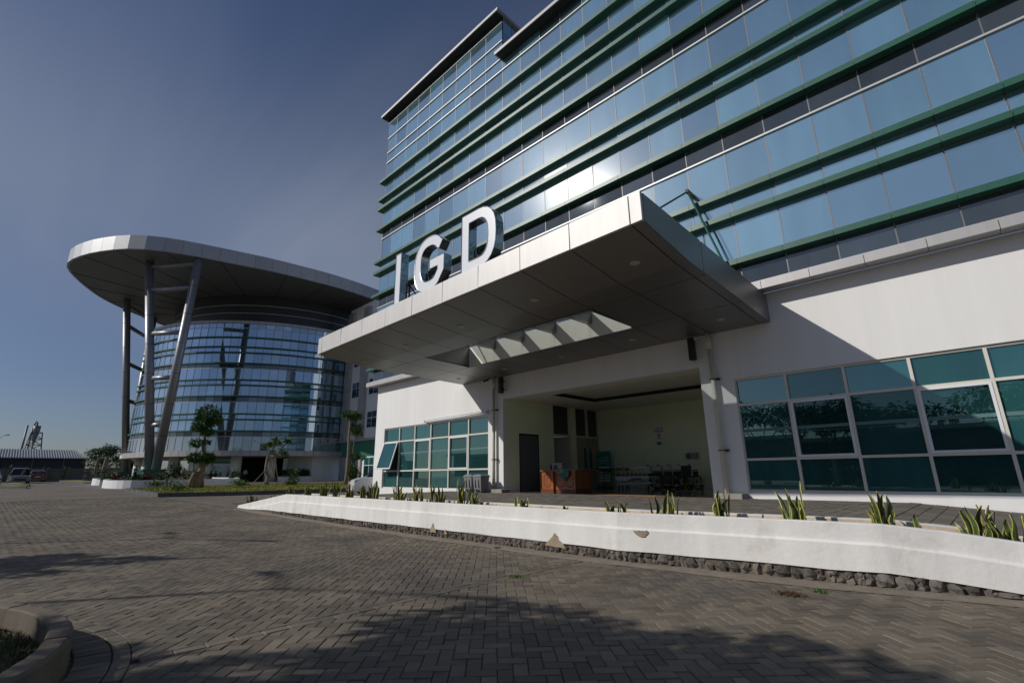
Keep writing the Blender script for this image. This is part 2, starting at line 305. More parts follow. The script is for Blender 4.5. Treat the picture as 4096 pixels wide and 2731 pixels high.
def ordw(i): return ['first', 'second', 'third', 'fourth', 'fifth', 'sixth', 'seventh', 'eighth', 'ninth', 'tenth', 'eleventh', 'twelfth', 'thirteenth', 'fourteenth', 'fifteenth', 'sixteenth', 'seventeenth', 'eighteenth', 'nineteenth', 'twentieth', 'twenty-first', 'twenty-second', 'twenty-third'][i]
# ================================================================= SETTING
def wallY(x):
    return float(np.interp(x, [-22.5, -21.8, -19, -16.6, -13.5, -11, -8, -3.9, -3.1, -1.2, -.06, 3], [6.25, 6.25, 6.25, 6.22, 6.2, 6.2, 6.2, 6.2, 6.33, 6.55, 6.8, 7.2]))
# ground: one sheet out to the horizon
mb = MB(); rs = [0.01, 1, 2, 3, 4, 6, 8, 10, 12, 15, 19, 24, 30, 38, 48, 60, 75, 90, 120, 180, 300, 600, 1200, 2500, 4500]; n = 72
for r in rs:
    for k in range(n):
        x, y = r*math.cos(2*math.pi*k/n), r*math.sin(2*math.pi*k/n); mb.v.append((x, y, zg(x, y)-0.022))
for i in range(len(rs)-1):
    for k in range(n): mb.f.append((i*n+k, (i+1)*n+k, (i+1)*n+(k+1) % n, i*n+(k+1) % n)); mb.mi.append(0)
gm = mat('ground_paving', (0.165, 0.138, 0.110), 0.85, var=0.22, vscale=0.35, bump=0.2, bscale=30, stain=((0.17, 0.10, 0.06), 0.12, 0.56, 0.75, 0.55))
t = gm.node_tree; b = t.nodes['Principled BSDF']; src = b.inputs['Base Color'].links[0].from_socket
geo = N(t, 'ShaderNodeNewGeometry'); mpn = N(t, 'ShaderNodeMapping'); mpn.inputs['Rotation'].default_value = (0, 0, R_(46)); LK(t, geo.outputs['Position'], mpn.inputs[0])
bt = N(t, 'ShaderNodeTexBrick'); LK(t, mpn.outputs[0], bt.inputs['Vector'])
for k_, v_ in (('Scale', 1.0), ('Mortar Size', 0.007), ('Brick Width', 0.2), ('Row Height', 0.1)): bt.inputs[k_].default_value = v_
bt.inputs['Color1'].default_value = (1.15, 1.15, 1.15, 1); bt.inputs['Color2'].default_value = (0.8, 0.8, 0.8, 1); bt.inputs['Mortar'].default_value = (0.4, 0.38, 0.35, 1)
mm = N(t, 'ShaderNodeMix', data_type='RGBA', blend_type='MULTIPLY'); mm.inputs[0].default_value = 1; LK(t, src, mm.inputs[6]); LK(t, bt.outputs[0], mm.inputs[7]); LK(t, mm.outputs[2], b.inputs['Base Color'])
struct(mb.build('ground', 'ground_paving'))
# block paving in front of the ramp: herringbone at 45 degrees, a straight seam course, a ring course round the island
ISL = (-5.05, -1.78); IR = 2.36
paving = struct(thing('paving', (0, 0, 0), '', '')); del paving['label']; del paving['category']
TH = R_(46); ca, sa = math.cos(TH), math.sin(TH)
polys = []                                       # (polygon, whole block?, centre, angle)
def uv2xy(u, v): return (u*ca-v*sa, u*sa+v*ca)
def inside(x, y): return y < wallY(x)-0.16 and y > -0.9 and x > -33 and x < 1.2 and (x*_f[0]+y*_f[1]) > 0.9 and math.hypot(x-ISL[0], y-ISL[1]) > IR+0.02
g = 0.1
umin, umax = -26, 8
for i in range(-270, 80):
    for j in range(-30, 300):
        c = (i-j) % 4
        if c not in (0, 3): continue
        du, dv = (2, 1) if c == 0 else (1, 2)
        cu_, cv_ = (i+du/2)*g, (j+dv/2)*g; x, y = uv2xy(cu_, cv_)
        if x < -33.5 or x > 1.6 or y < -1.2 or y > 7.2 or not inside(x, y): continue
        e = 0.0022
        q = [uv2xy(i*g+e, j*g+e), uv2xy((i+du)*g-e, j*g+e), uv2xy((i+du)*g-e, (j+dv)*g-e), uv2xy(i*g+e, (j+dv)*g-e)]
        dseam = x+4.45; din = math.hypot(x-ISL[0], y-ISL[1])
        whole = True
        if abs(dseam) < 0.20:
            a = clip(q, (1, 0), -4.45-0.055-e); b2 = clip(q, (-1, 0), 4.45-0.055-e); q = a if (len(a) > 2 and (len(b2) < 3 or parea(a) > parea(b2))) else b2; whole = parea(q) > 0.0193 if len(q) > 2 else False
        if len(q) < 3 or parea(q) < 0.0012: continue
        if din < IR+0.45:
            nx, ny = (x-ISL[0])/din, (y-ISL[1])/din; q2 = clip(q, (-nx, -ny), -(nx*ISL[0]+ny*ISL[1]+IR+0.34)); whole = whole and len(q2) == 4 and parea(q2) > 0.0193; q = q2
            if len(q) < 3 or parea(q) < 0.0012: continue
        polys.append((q, whole, (x, y), TH+(0 if c == 0 else math.pi/2)))
y = 0.9
while y < 6.0:                                    # seam course
    polys.append(([(-4.5, y+.003), (-4.4, y+.003), (-4.4, y+.197), (-4.5, y+.197)], False, (-4.45, y+.1), 0)); y += 0.2
for k in range(40):                               # ring course round the island
    a0, a1 = R_(40+k*2.5)+.0015, R_(40+(k+1)*2.5)-.0015
    for r0, r1, st in ((IR+0.02, IR+0.225, 1), (IR+0.235, IR+0.335, 2)):
        if st == 2 and k % 2: continue
        b1 = a0+(a1-a0)*(2.05 if st == 2 else 1)
        q = [(ISL[0]+r*math.cos(a), ISL[1]+r*math.sin(a)) for r, a in ((r0, a0), (r0, b1), (r1, b1), (r1, a0))]
        if all(p[1] > -0.6 for p in q): polys.append((q[::-1], False, q[0], 0))
def ccw(p):
    s = sum(p[i][0]*p[(i+1) % len(p)][1]-p[(i+1) % len(p)][0]*p[i][1] for i in range(len(p))); return p if s > 0 else p[::-1]
def block(mb, q, z, h=0.05, ch=0.006, tilt=(0, 0)):
    q = ccw(q); cx_, cy_ = sum(p[0] for p in q)/len(q), sum(p[1] for p in q)/len(q); n = len(q)
    def zz(p): return z+tilt[0]*(p[0]-cx_)+tilt[1]*(p[1]-cy_)
    ins = []
    for p in q:
        dx, dy = cx_-p[0], cy_-p[1]; L = math.hypot(dx, dy)+1e-9; k_ = min(ch*1.4/L, 0.4); ins.append((p[0]+dx*k_, p[1]+dy*k_))
    vs = [(p[0], p[1], z-h) for p in q]+[(p[0], p[1], zz(p)-ch*0.8) for p in q]+[(p[0], p[1], zz(p)) for p in ins]
    fs = [tuple(range(2*n, 3*n))]+[(i, (i+1) % n, n+(i+1) % n, n+i) for i in range(n)]+[(n+i, n+(i+1) % n, 2*n+(i+1) % n, 2*n+i) for i in range(n)]
    mb.add(vs, fs); return len(fs)
wh = [p for p in polys if p[1]]; scored = sorted(wh, key=lambda p: -shows([(a[0], a[1], 0) for a in p[0]]))[:300]
ids = set(id(p) for p in scored)
proto = MB(); block(proto, [(-.0978, -.0478), (.0978, -.0478), (.0978, .0478), (-.0978, .0478)], 0); pme = proto.mesh('brick', 'paver')
mb = MB(); rv = []
for p in polys:
    zc = zg(*p[2]); tl = (random.gauss(0, .010), random.gauss(0, .010)); zz_ = zc+random.uniform(-.0025, .0025)
    if id(p) in ids: inst('brick', pme, paving, (p[2][0], p[2][1], zz_), (tl[1], -tl[0], p[3]))
    else:
        k_ = block(mb, p[0], zz_, tilt=tl); rv += [random.random()]*k_
struct(mb.build('brick_field', 'paver_mass', paving, rnd=rv), 'stuff')
# sand and mortar strip along the foot of the ramp wall
mb = MB(); xs = np.linspace(-19.8, 2.6, 60)
for i in range(59):
    a, b_ = xs[i], xs[i+1]; wa = 0.225+.035*math.sin(a*2.1)+.02*math.sin(a*7); wb = 0.225+.035*math.sin(b_*2.1)+.02*math.sin(b_*7)
    mb.add([(a, wallY(a)-wa-.06, zg(a, 6)+.0045), (b_, wallY(b_)-wb-.06, zg(b_, 6)+.0045), (b_, wallY(b_)+.05, zg(b_, 6)+.02), (a, wallY(a)+.05, zg(a, 6)+.02)], [(0, 1, 2, 3)])
struct(mb.build('mortar_strip', 'sand'))
# ================================================================= THE ISLAND at the lower left
isl = thing('planting_island', (ISL[0], ISL[1], 0), 'curved concrete kerb island with grass at the lower left corner', 'kerb')
for k in range(18):
    a0, a1 = R_(90+70-k*11.5)+.003, R_(90+70-(k+1)*11.5)-.003
    ro, ri, h = IR, IR-0.145, 0.2+random.uniform(-.004, .004); c2 = .012
    def pt(r, a, z): return (ISL[0]+r*math.cos(a), ISL[1]+r*math.sin(a), z)
    prof = [(ro, -.03), (ro-.008, h-c2*1.6), (ro-.03, h), (ri+.012, h), (ri, h-c2), (ri, .0)]
    mb = MB(); vs = [pt(r, a, z) for a in (a0, (a0+a1)/2, a1) for r, z in prof]; m = len(prof)
    fs = [(i*m+j, i*m+(j+1) % m, (i+1)*m+(j+1) % m, (i+1)*m+j) for i in range(2) for j in range(m)]+[tuple(range(m)), tuple(range(3*m-1, 2*m-1, -1))]
    mb.add(vs, fs).build('kerb_stone', 'kerb', isl)
mb = MB(); n = 40; mb.add([pt(IR-.14, 2*math.pi*k/n, .05) for k in range(n)], [tuple(range(n))]); struct(mb.build('island_soil', 'soil'))
def grass_mesh(name, pts, hmin, hmax, matn, wid=0.006, lean=0.5):
    mb = MB(); rv = []
    for x, y, z in pts:
        h = random.uniform(hmin, hmax); a = random.uniform(0, 6.28); dx, dy = math.cos(a), math.sin(a); l = random.uniform(.1, lean)*h; b_ = random.uniform(0, 6.28); lx, ly = math.cos(b_)*l, math.sin(b_)*l
        mb.add([(x-dx*wid, y-dy*wid, z), (x+dx*wid, y+dy*wid, z), (x+lx*.4+dx*wid*.7, y+ly*.4+dy*wid*.7, z+h*.6), (x+lx*.4-dx*wid*.7, y+ly*.4-dy*wid*.7, z+h*.6), (x+lx, y+ly, z+h)], [(0, 1, 2, 3), (3, 2, 4)]); rv += [random.random()]*2
    o = mb.build(name, matn, rnd=rv); return o
pts = []
while len(pts) < 16000:
    a, r = random.uniform(R_(40), R_(140)), math.sqrt(random.random())*(IR-.16)
    x, y = ISL[0]+r*math.cos(a), ISL[1]+r*math.sin(a)
    if y > -.9: pts.append((x, y, .05))
o = grass_mesh('grass', pts, .01, .035, 'grass', .003, 1.3); struct(o, 'stuff'); tag(o, 'short green grass inside the lower left kerb island', 'grass'); del o['category']
for (x, y) in ((-4.46, 4.85), (-9.3, 5.2), (-2.0, 5.75), (-1.72, 5.95), (-3.9, 5.7)):
    pp = [(x+random.gauss(0, .05), y+random.gauss(0, .04), zg(x, y)) for _ in range(160)]
    pass
weedspots = [((-4.40, 4.55), 'small tuft of grass growing out of the straight seam course', 'leaf_bright', 140, .05), ((-1.72, 5.72), 'dry brown weed patch on the blocks near the ramp wall', 'weed_brown', 260, .07), ((-1.52, 6.02), 'tiny green weed at the sandy edge below the ramp wall', 'leaf', 120, .03), ((-6.2, 6.0), 'green weed sprouting between the stones of the ramp wall', 'leaf', 130, .03)]
for (x, y), lab, mt, nn, sp in weedspots:
    pp = [(x+random.gauss(0, sp), y+random.gauss(0, sp*.7), zg(x, y)) for _ in range(nn)]
    tag(grass_mesh('weed', pp, .012, .04, mt, .004, 1.2), lab, 'weed')
# ================================================================= RAMP WALL WITH PLANTER
def topz(x): return float(np.interp(x, [-20.5, -20.05, -15.76, -1.1, -.6, .05, 1.2, 3], [.19, .20, .665, .64, .60, .51, .36, .12]))
pw = thing('planter_wall', (-10, 6.4, 0), 'long low white rendered ramp wall with exposed stone footing and a planting bed', 'wall')
XS = sorted(set([-20.05, -19.5, -18.9, -18.0, -17.2, -16.6, -16.1, -15.76, -15.2]+list(np.arange(-14.5, 3.1, .5))))
def ribbon(prof):                                # prof(x) -> list of (dy, z) closed section
    mb = MB(); m = None
    for x in XS:
        p = prof(x); m = len(p); mb.v += [(x, wallY(x)+dy, z) for dy, z in p]
    for i in range(len(XS)-1):
        for j in range(m): mb.f.append((i*m+j, i*m+(j+1) % m, (i+1)*m+(j+1) % m, (i+1)*m+j)); mb.mi.append(0)
    mb.f += [tuple(range(m)), tuple(range(len(XS)*m-1, (len(XS)-1)*m-1, -1))]; mb.mi += [0, 0]; return mb
def gz(x): return zg(x, 6.3)
def foot(x): return max(gz(x)+.02, min(topz(x)-.3, .15 if x < -.8 else .15-.12*(x+.8)))+.006*math.sin(x*5.1)*(x > -16.6)+random.uniform(-.006,.006)*(x > -16.6)
def wob(x): return .003*math.sin(x*1.7)
ribbon(lambda x: [(.035, topz(x)-.20), (.032+wob(x), topz(x)-.008), (.040+wob(x), topz(x)), (.135, topz(x)), (.14, topz(x)-.2)]).build('wall_cap', 'planter_white', pw)
ribbon(lambda x: [(.012, foot(x)), (-.002+wob(x), foot(x)+.01), (.0+wob(x), max(topz(x)-.215, foot(x)+.02)), (.022, max(topz(x)-.196, foot(x)+.03)), (.14, max(topz(x)-.196, foot(x)+.03)), (.14, foot(x))]).build('wall_plinth', 'planter_white', pw)
ribbon(lambda x: [(.030, gz(x)-.05), (.035, foot(x)+.02), (.13, foot(x)+.02), (.13, gz(x)-.05)]).build('footing_core', 'mortar_dark', pw)
def rockmesh(seed):
    r = random.Random(seed); mb = MB(); n1, n2 = 7, 4; vs = [(0, 0, 1)]
    for i in range(1, n2):
        for k in range(n1):
            th = math.pi*i/n2; ph = 2*math.pi*(k+.5*(i % 2))/n1; s = r.uniform(.62, 1.22); vs.append((s*math.sin(th)*math.cos(ph), s*math.sin(th)*math.sin(ph), s*math.cos(th)))
    vs.append((0, 0, -1)); fs = [(0, 1+k, 1+(k+1) % n1) for k in range(n1)]
    for i in range(n2-2):
        for k in range(n1): fs.append((1+i*n1+k, 1+(i+1)*n1+k, 1+(i+1)*n1+(k+1) % n1, 1+i*n1+(k+1) % n1))
    L = len(vs)-1; fs += [(L, 1+(n2-2)*n1+(k+1) % n1, 1+(n2-2)*n1+k) for k in range(n1)]
    return mb.add(vs, fs).mesh('stone', 'rock')
rocks = [rockmesh(i) for i in range(8)]
x = -16.7
while x < 0.1:
    wd = random.uniform(.07, .15) if x < -3.5 else random.uniform(.07, .17)
    h = (foot(x)-gz(x))
    if h > .05:
        if h > .09 and wd < .12:
            for zc, hh in ((gz(x)+h*.3, h*.36), (gz(x)+h*.76, h*.30)): inst('stone', rocks[random.randrange(8)], pw, (x+wd/2+random.uniform(-.02, .02), wallY(x)+.045+random.uniform(0, .02), zc), (random.uniform(0, 6), random.uniform(0, 6), random.uniform(0, 6)), (wd*.54, .06, hh), local=False)
        else: inst('stone', rocks[random.randrange(8)], pw, (x+wd/2, wallY(x)+.05, gz(x)+h*.48), (random.uniform(-.2, .2), random.uniform(-.2, .2), random.choice((0, 3.14))), (wd*.56, .065, h*.56), local=False)
    x += wd*.93
for (px_, pz, ww, hh, k) in ((-8.35, .10, .22, .17, 0), (-5.32, .10, .40, .20, 0), (-3.75, .345, .22, .085, 1), (-7.9, .10, .12, .07, 0)):
    if k == 0: pl = [(0, 0), (ww, -.01), (ww*.95, hh*.25), (ww*.72, hh*.55), (ww*.55, hh), (ww*.42, hh*.93), (ww*.25, hh*.5), (ww*.08, hh*.22)]
    else: pl = [(0, hh), (ww*.2, hh*.4), (ww*.55, 0), (ww*.8, hh*.1), (ww, hh*.75), (ww*.9, hh), (ww*.4, hh*1.03)]
    pl2 = []
    for i in range(len(pl)):
        a, b_ = pl[i], pl[(i+1) % len(pl)]
        for u in (0, .25, .5, .75): pl2.append((a[0]+(b_[0]-a[0])*u+random.gauss(0, .006), a[1]+(b_[1]-a[1])*u+random.gauss(0, .006)))
    pl = pl2
    f0 = lambda a, b_, d: (px_+a, wallY(px_+a)-.004-d, pz+b_)
    mb = MB(); n = len(pl); mb.add([f0(a, b_, .0) for a, b_ in pl]+[f0(ww*.5+(a-ww*.5)*.9, hh*.5+(b_-hh*.5)*.9, .006) for a, b_ in pl], [tuple(range(n, 2*n))]+[(i, (i+1) % n, n+(i+1) % n, n+i) for i in range(n)]).build('bare_patch', 'cement_patch', pw)
ribbon(lambda x: [(.13, topz(x)-.22), (.13, topz(x)-.10), (.72, topz(x)-.10), (.72, topz(x)-.22)]).build('bed_soil', 'soil', pw)
ribbon(lambda x: [(.70, topz(x)-.30), (.70, topz(x)-.008), (.80, topz(x)-.008), (.80, topz(x)-.30)]).build('rear_kerb', 'cream_stained', pw)
ribbon(lambda x: [(.698, topz(x)-.022), (.698, topz(x)-.003), (.803, topz(x)-.003), (.803, topz(x)-.022)]).build('kerb_top', 'planter_white', pw)
# snake plants, each its own clump of leaves
def snakeleaf(seed, H):
    r = random.Random(seed); mb = MB(); n = 9; w0 = r.uniform(.026, .036); tw = r.uniform(-1.0, 1.0); bend = r.uniform(-.08, .08); vs = []
    for i in range(n+1):
        t_ = i/n; ww = w0*(0.62+1.0*t_-1.5*t_**3.2) if t_ < 1 else 0.0015; ww = max(ww, .0015); a = tw*t_; ca_, sa_ = math.cos(a), math.sin(a)
        cxx = bend*t_*t_+.012*math.sin(7*t_+seed); cyy = .03*t_*t_*r.choice((1, 1)); z = H*t_
        for s_, dp in ((-1, .010), (-.72, .004), (0, -.004), (.72, .004), (1, .010)): vs.append((cxx+ca_*s_*ww-sa_*dp, cyy+sa_*s_*ww+ca_*dp, z))
    for i in range(n):
        for j in range(4): mb.add([vs[i*5+j], vs[i*5+j+1], vs[(i+1)*5+j+1], vs[(i+1)*5+j]], [(0, 1, 2, 3)], 0 if j in (1, 2) else 1)
    me = mb.mesh('leaf', ['snake_green', 'snake_yellow']); return me
leaves = [snakeleaf(i, 1.0) for i in range(9)]
PL = [(-20.2, .45, 15, .36), (-18.3, .28, 8, .22), (-16.9, .42, 12, .3), (-15.6, .38, 9, .22), (-14.45, .56, 9, .2), (-13.75, .55, 8, .16), (-12.9, .45, 9, .2), (-12.2, .42, 9, .2), (-11.55, .52, 9, .22), (-10.55, .42, 9, .17), (-9.7, .46, 10, .2), (-9.05, .52, 8, .24), (-8.15, .56, 8, .16), (-7.72, .30, 9, .16), (-6.42, .25, 8, .14), (-5.42, .13, 4, .08), (-4.43, .25, 7, .18), (-3.56, .40, 9, .2), (-2.79, .42, 9, .13), (-1.82, .52, 9, .12), (-1.0, .42, 9, .1), (-.76, .20, 3, .06), (-.12, .40, 15, .26)]
for i, (x, h, nl, sp) in enumerate(PL):
    x = x*(wallY(x)+.42)/6.85; y = wallY(x)+.42; z = topz(x)-.105
    lab = {15: None}.get(i, None) or ('%s snake plant clump from the left end of the white ramp wall' % ordw(i))
    if i == len(PL)-1: lab = 'large snake plant clump at the right edge of the picture in the ramp planter'
    if i == 0: lab = 'leftmost dense snake plant clump beside the sloping end of the white ramp wall'
    p = thing('snake_plant', (x, y, z), lab, 'snake plant', 'snake plants along the ramp wall')
    for k in range(int(nl*1.5)):
        f_ = 1.0 if k == 0 else random.uniform(.42, .98); a = random.uniform(0, 6.28); d = sp*math.sqrt(random.random()); le = random.uniform(.02, .36)*(1 if d > .05 else .4)
        oo = inst('leaf', leaves[random.randrange(9)], p, (d*math.cos(a), .45*d*math.sin(a), -.02), (-le*math.sin(a)*.8, le*math.cos(a), random.uniform(0, 6.28)), (.95+.25*random.random(), 1.0, (h+.03)*f_))
# ================================================================= PLATFORM AND RAMP
def platz(x, y=10): return float(np.interp(x, [-23.5, -16.5, -1.35, 4], [zg(-23, 10)+.01, .52, .52, .06]))
mb = MB(); xs = [-23.3, -20, -16.5, -10, -1.35, .5, 4]
for a, b_ in zip(xs[:-1], xs[1:]): mb.hexa([(a, wallY(a)+.79, -.3), (b_, wallY(b_)+.79, -.3), (b_, 13.4, -.3), (a, 13.4, -.3)], [(a, wallY(a)+.79, platz(a)-.02), (b_, wallY(b_)+.79, platz(b_)-.02), (b_, 13.4, platz(b_)-.02), (a, 13.4, platz(a)-.02)])
plat = struct(mb.build('ramp_platform', 'joint_sand'))
mb = MB(); rv = []; cand = []; tl = .21
for i in range(-111, 20):
    for j in range(33, 64):
        x0, y0 = i*tl+.03, j*tl+.02; off = 0
        if x0+tl/2 > 3.6 or y0 < wallY(x0)+.80 or y0+tl > 13.29: continue
        cand.append([(x0+.004, y0+.004), (x0+tl-.004, y0+.004), (x0+tl-.004, y0+tl-.004), (x0+.004, y0+tl-.004)])
sc_ = sorted(cand, key=lambda q: -shows([(a[0], a[1], .5) for a in q])); big = set(id(q) for q in sc_[:300])
tp = MB(); hf = tl/2-.004; block(tp, [(-hf, -hf), (hf, -hf), (hf, hf), (-hf, hf)], 0, .03, .005); tme = tp.mesh('tile', 'tile_dark')
for q in cand:
    cx_, cy_ = (q[0][0]+q[2][0])/2, (q[0][1]+q[2][1])/2; z = platz(cx_)+random.uniform(-.002, .002); sl_ = (platz(cx_+.1)-platz(cx_-.1))/.2; t2 = (sl_+random.gauss(0, .004), random.gauss(0, .004))
    if id(q) in big: inst('tile', tme, plat, (cx_, cy_, z), (t2[1], -math.atan(t2[0]), 0))
    else: k_ = block(mb, q, z, .03, .005, t2); rv += [random.random()]*k_
struct(mb.build('tile_field', 'tile_mass', plat, rnd=rv), 'stuff')
# ================================================================= MAIN BUILDING
bld = thing('hospital_building', (-9, 13.3, 0), 'tall hospital block with blue mirror glass, green horizontal fins and white ground floor', 'building')
B = lambda nm, m, *bx, **k: [MB().box(*b_) if 0 else None for b_ in ()]
def part(nm, m, parent, *boxes, bev=0):
    mb = MB()
    for b_ in boxes: mb.box(*b_)
    return mb.build(nm, m, parent, bev=bev)
Y0, Y1 = 13.3, 13.6; WL, WR = (-21.97, -14.25, .58, 3.46), (-4.60, 3.9, .68, 3.57)
EX0, EX1, EZ = -13.40, -5.50, 4.03
part('wall', 'white_paint', bld, (-22.82, WL[0], Y0, Y1, -.2, 5.72), (WL[0], WL[1], Y0, Y1, -.2, WL[2]), (WL[0], WL[1], Y0, Y1, WL[3], 5.72), (WL[1], EX0, Y0, Y1, -.2, 5.72), (EX0, EX1, Y0, Y1, EZ, 5.72), (EX1, WR[0], Y0, Y1, -.2, 5.72), (WR[0], 6, Y0, Y1, -.2, WR[2]), (WR[0], 6, Y0, Y1, WR[3], 5.72), (-22.82, -22.6, Y1, 30, -.2, 5.72))
part('dark_backing', 'dark_room', bld, (-22.6, 6, 13.25, 13.28, 5.9, 19.6), (-22.6, -13.0, 13.25, 13.28, 19.6, 22.2), (-22.55, -13.7, 16.5, 16.6, -.1, 5.7), (-5.2, 6, 16.5, 16.6, -.1, 5.7))  # unseen dark sheets added behind the panes to stop light
def window(X, Z, cas, opened=(), name='window', lab=None):
    fr = part(name, 'frame_cream', bld, (X[0], X[-1], 13.36, 13.44, Z[0], Z[0]+.055), (X[0], X[-1], 13.36, 13.44, Z[-1]-.055, Z[-1]))
    def sub(nm, m, *bx, bev=0):
        mb = MB()
        for b_ in bx: mb.box(*b_)
        o = link(nm, mb.mesh(nm, m), fr); o.matrix_parent_inverse = Matrix.Identity(4); return o
    for i, x in enumerate(X): sub('mullion', 'frame_cream', (x-.03 if i else x, x+.03 if i < len(X)-1 else x, 13.35, 13.445, Z[0]+.055, Z[-1]-.055))
    for i in range(len(X)-1):
        for z in Z[1:-1]: sub('transom', 'frame_cream', (X[i]+.03, X[i+1]-.03, 13.353, 13.442, z-.03, z+.03))
        for j in range(len(Z)-1):
            x0, x1, z0, z1 = X[i]+.03, X[i+1]-.03, Z[j]+(.055 if j == 0 else .03), Z[j+1]-(.055 if j == len(Z)-2 else .03)
            if (i, j) in opened:
                ang = R_(17); c_, s_ = math.cos(ang), math.sin(ang); H = z1-z0
                def op(u, v, d): return (u, 13.33-s_*v-c_*d, z1-c_*v+s_*d)
                for nm, mm, us in (('casement_frame', 'frame_white', ((x0, x1, 0, .05), (x0, x1, H-.05, H), (x0, x0+.05, .05, H-.05), (x1-.05, x1, .05, H-.05))),):
                    mb = MB()
                    for (u0, u1, v0, v1) in us: mb.hexa([op(u0, v1, 0), op(u1, v1, 0), op(u1, v0, 0), op(u0, v0, 0)], [op(u0, v1, .045), op(u1, v1, .045), op(u1, v0, .045), op(u0, v0, .045)])
                    o = link(nm, mb.mesh(nm, mm), fr); o.matrix_parent_inverse = Matrix.Identity(4)
                mb = MB(); mb.add([op(x0+.05, H-.05, .02), op(x1-.05, H-.05, .02), op(x1-.05, .05, .02), op(x0+.05, .05, .02)], [(0, 1, 2, 3)])
                o = link('pane', mb.mesh('pane', 'teal_glass'), fr); o.matrix_parent_inverse = Matrix.Identity(4)
                sub('gap_shade_sheet', 'dark_room', (x0, x1, 13.46, 13.47, z0, z1)); continue  # near-black sheet stands for the shade inside the open casement
            if (i, j) in cas:
                sub('casement_frame', 'frame_white', (x0, x1, 13.335, 13.40, z0, z0+.05), (x0, x1, 13.335, 13.40, z1-.05, z1), (x0, x0+.05, 13.335, 13.40, z0+.05, z1-.05), (x1-.05, x1, 13.335, 13.40, z0+.05, z1-.05)); x0 += .05; x1 -= .05; z0 += .05; z1 -= .05
            yy = 13.405; tx, tz = random.gauss(0, .0015), random.gauss(0, .0015)
            mb = MB(); mb.add([(x0, yy+tx+tz, z0), (x1, yy-tx+tz, z0), (x1, yy-tx-tz, z1), (x0, yy+tx-tz, z1)], [(0, 1, 2, 3)])
            o = link('pane', mb.mesh('pane', 'teal_glass'), fr); o.matrix_parent_inverse = Matrix.Identity(4)
            if j == 1: sub('film_strip', 'film', (x0, x1, 13.394, 13.398, 2.16, 2.235), (x0, x1, 13.394, 13.398, 2.105, 2.115))
    return fr
window([-21.97, -20.67, -19.37, -18.12, -16.81, -15.51, -14.25], [.58, 1.38, 2.77, 3.46], {(2, 1), (4, 1)}, {(0, 1)})
window([-4.60, -3.38, -2.14, -.93, .28, 1.5, 2.7, 3.9], [.68, 1.47, 2.87, 3.57], {(1, 1), (3, 1), (5, 1)})
# ledge above the white wall
for i, x in enumerate(np.arange(-23.24, 5.5, 1.1)):
    x1 = x+1.1-.012
    MB().hexa([(x, 12.80, 5.70), (x1, 12.80, 5.70), (x1, 13.32, 5.74), (x, 13.32, 5.74)], [(x, 12.80, 5.92), (x1, 12.80, 5.92), (x1, 13.32, 5.93), (x, 13.32, 5.93)]).build('ledge_panel', 'alu_ledge', bld)
part('ledge_core', 'joint_dark', bld, (-23.2, 5.5, 12.83, 13.29, 5.745, 5.90))
part('sill_rail', 'rail_white', bld, (-23.0, 5.5, 12.90, 12.99, 5.93, 5.965))
# curtain wall
MX = [float(np.interp(m, [0, 1, 4, 8, 12, 16, 18, 20, 22, 26], [-22.82, -21.96, -18.64, -14.09, -9.52, -5.02, -2.80, -.60, 1.58, 5.98])) for m in range(27)]
GY = 12.97; BT = .15
bands = [6.68, 8.05, 8.73, 10.85, 12.22, 12.88, 14.95, 16.28, 16.91, 18.13]; rails = [10.07, 14.27]
hz = sorted([5.965]+bands+rails)
rows = []                                        # (z0, z1, kind)
for a, b_ in zip(hz[:-1], hz[1:]):
    z0 = a+.02 if (a in rails or a == 5.965) else a; z1 = b_-.025 if b_ in rails else b_-BT
    rows.append((z0, z1, 'strip_glass' if (a in rails or a == 5.965) else 'tower_glass'))
rows += [(18.13, 19.27, 'tower_glass')]
left_rows = [(19.32, 19.97, 'tower_glass'), (20.02, 21.0, 'tower_glass'), (21.05, 22.1, 'tower_glass'), (22.15, 22.42, 'tower_glass')]
cells = []
for i in range(26):
    for (z0, z1, k) in rows+(left_rows if MX[i] < -13.2 else [(19.32, 19.88, 'tower_glass')]):
        cells.append((MX[i]+.012, MX[i+1]-.012, z0, z1, k))
cells.sort(key=lambda c: -shows([(c[0], GY, c[2]), (c[1], GY, c[2]), (c[1], GY, c[3]), (c[0], GY, c[3])]))
rest = {}
for q, (x0, x1, z0, z1, k) in enumerate(cells):
    tx, tz = random.gauss(0, .0022), random.gauss(0, .0016)
    vs = [(x0, GY+tx+tz, z0), (x1, GY-tx+tz, z0), (x1, GY-tx-tz, z1), (x0, GY+tx-tz, z1)]
    if q < 300: MB().add(vs, [(0, 1, 2, 3)]).build('pane', k, bld)
    else: rest.setdefault(k, MB()).add(vs, [(0, 1, 2, 3)])
for k, mb in rest.items(): struct(mb.build('glazing', k, bld), 'stuff')
for i, x in enumerate(MX):
    ztop = 22.4 if x < -13.2 else 19.9
    part('mullion', 'mullion_grey', bld, (x-.014, x+.014, GY-.008, GY+.10, 5.965, ztop))
for z in rails+[19.295]: part('rail', 'rail_white', bld, (-22.86, 6, GY-.055, GY+.05, z-.028, z+.022))
for z in (19.995, 21.025, 22.125): part('rail', 'rail_white', bld, (-22.86, -12.93, GY-.055, GY+.05, z-.022, z+.022))
seg = MB().box(0, 1, 12.73, 13.05, -BT, 0).mesh('fin', 'green_band')
for z in bands:
    ed = [-23.22]+MX[1:]
    for a, b_ in zip(ed[:-1], ed[1:]):
        o = inst('fin', seg, bld, (a+.004, 0, z), scale=(b_-a-.008, 1, 1), local=False)
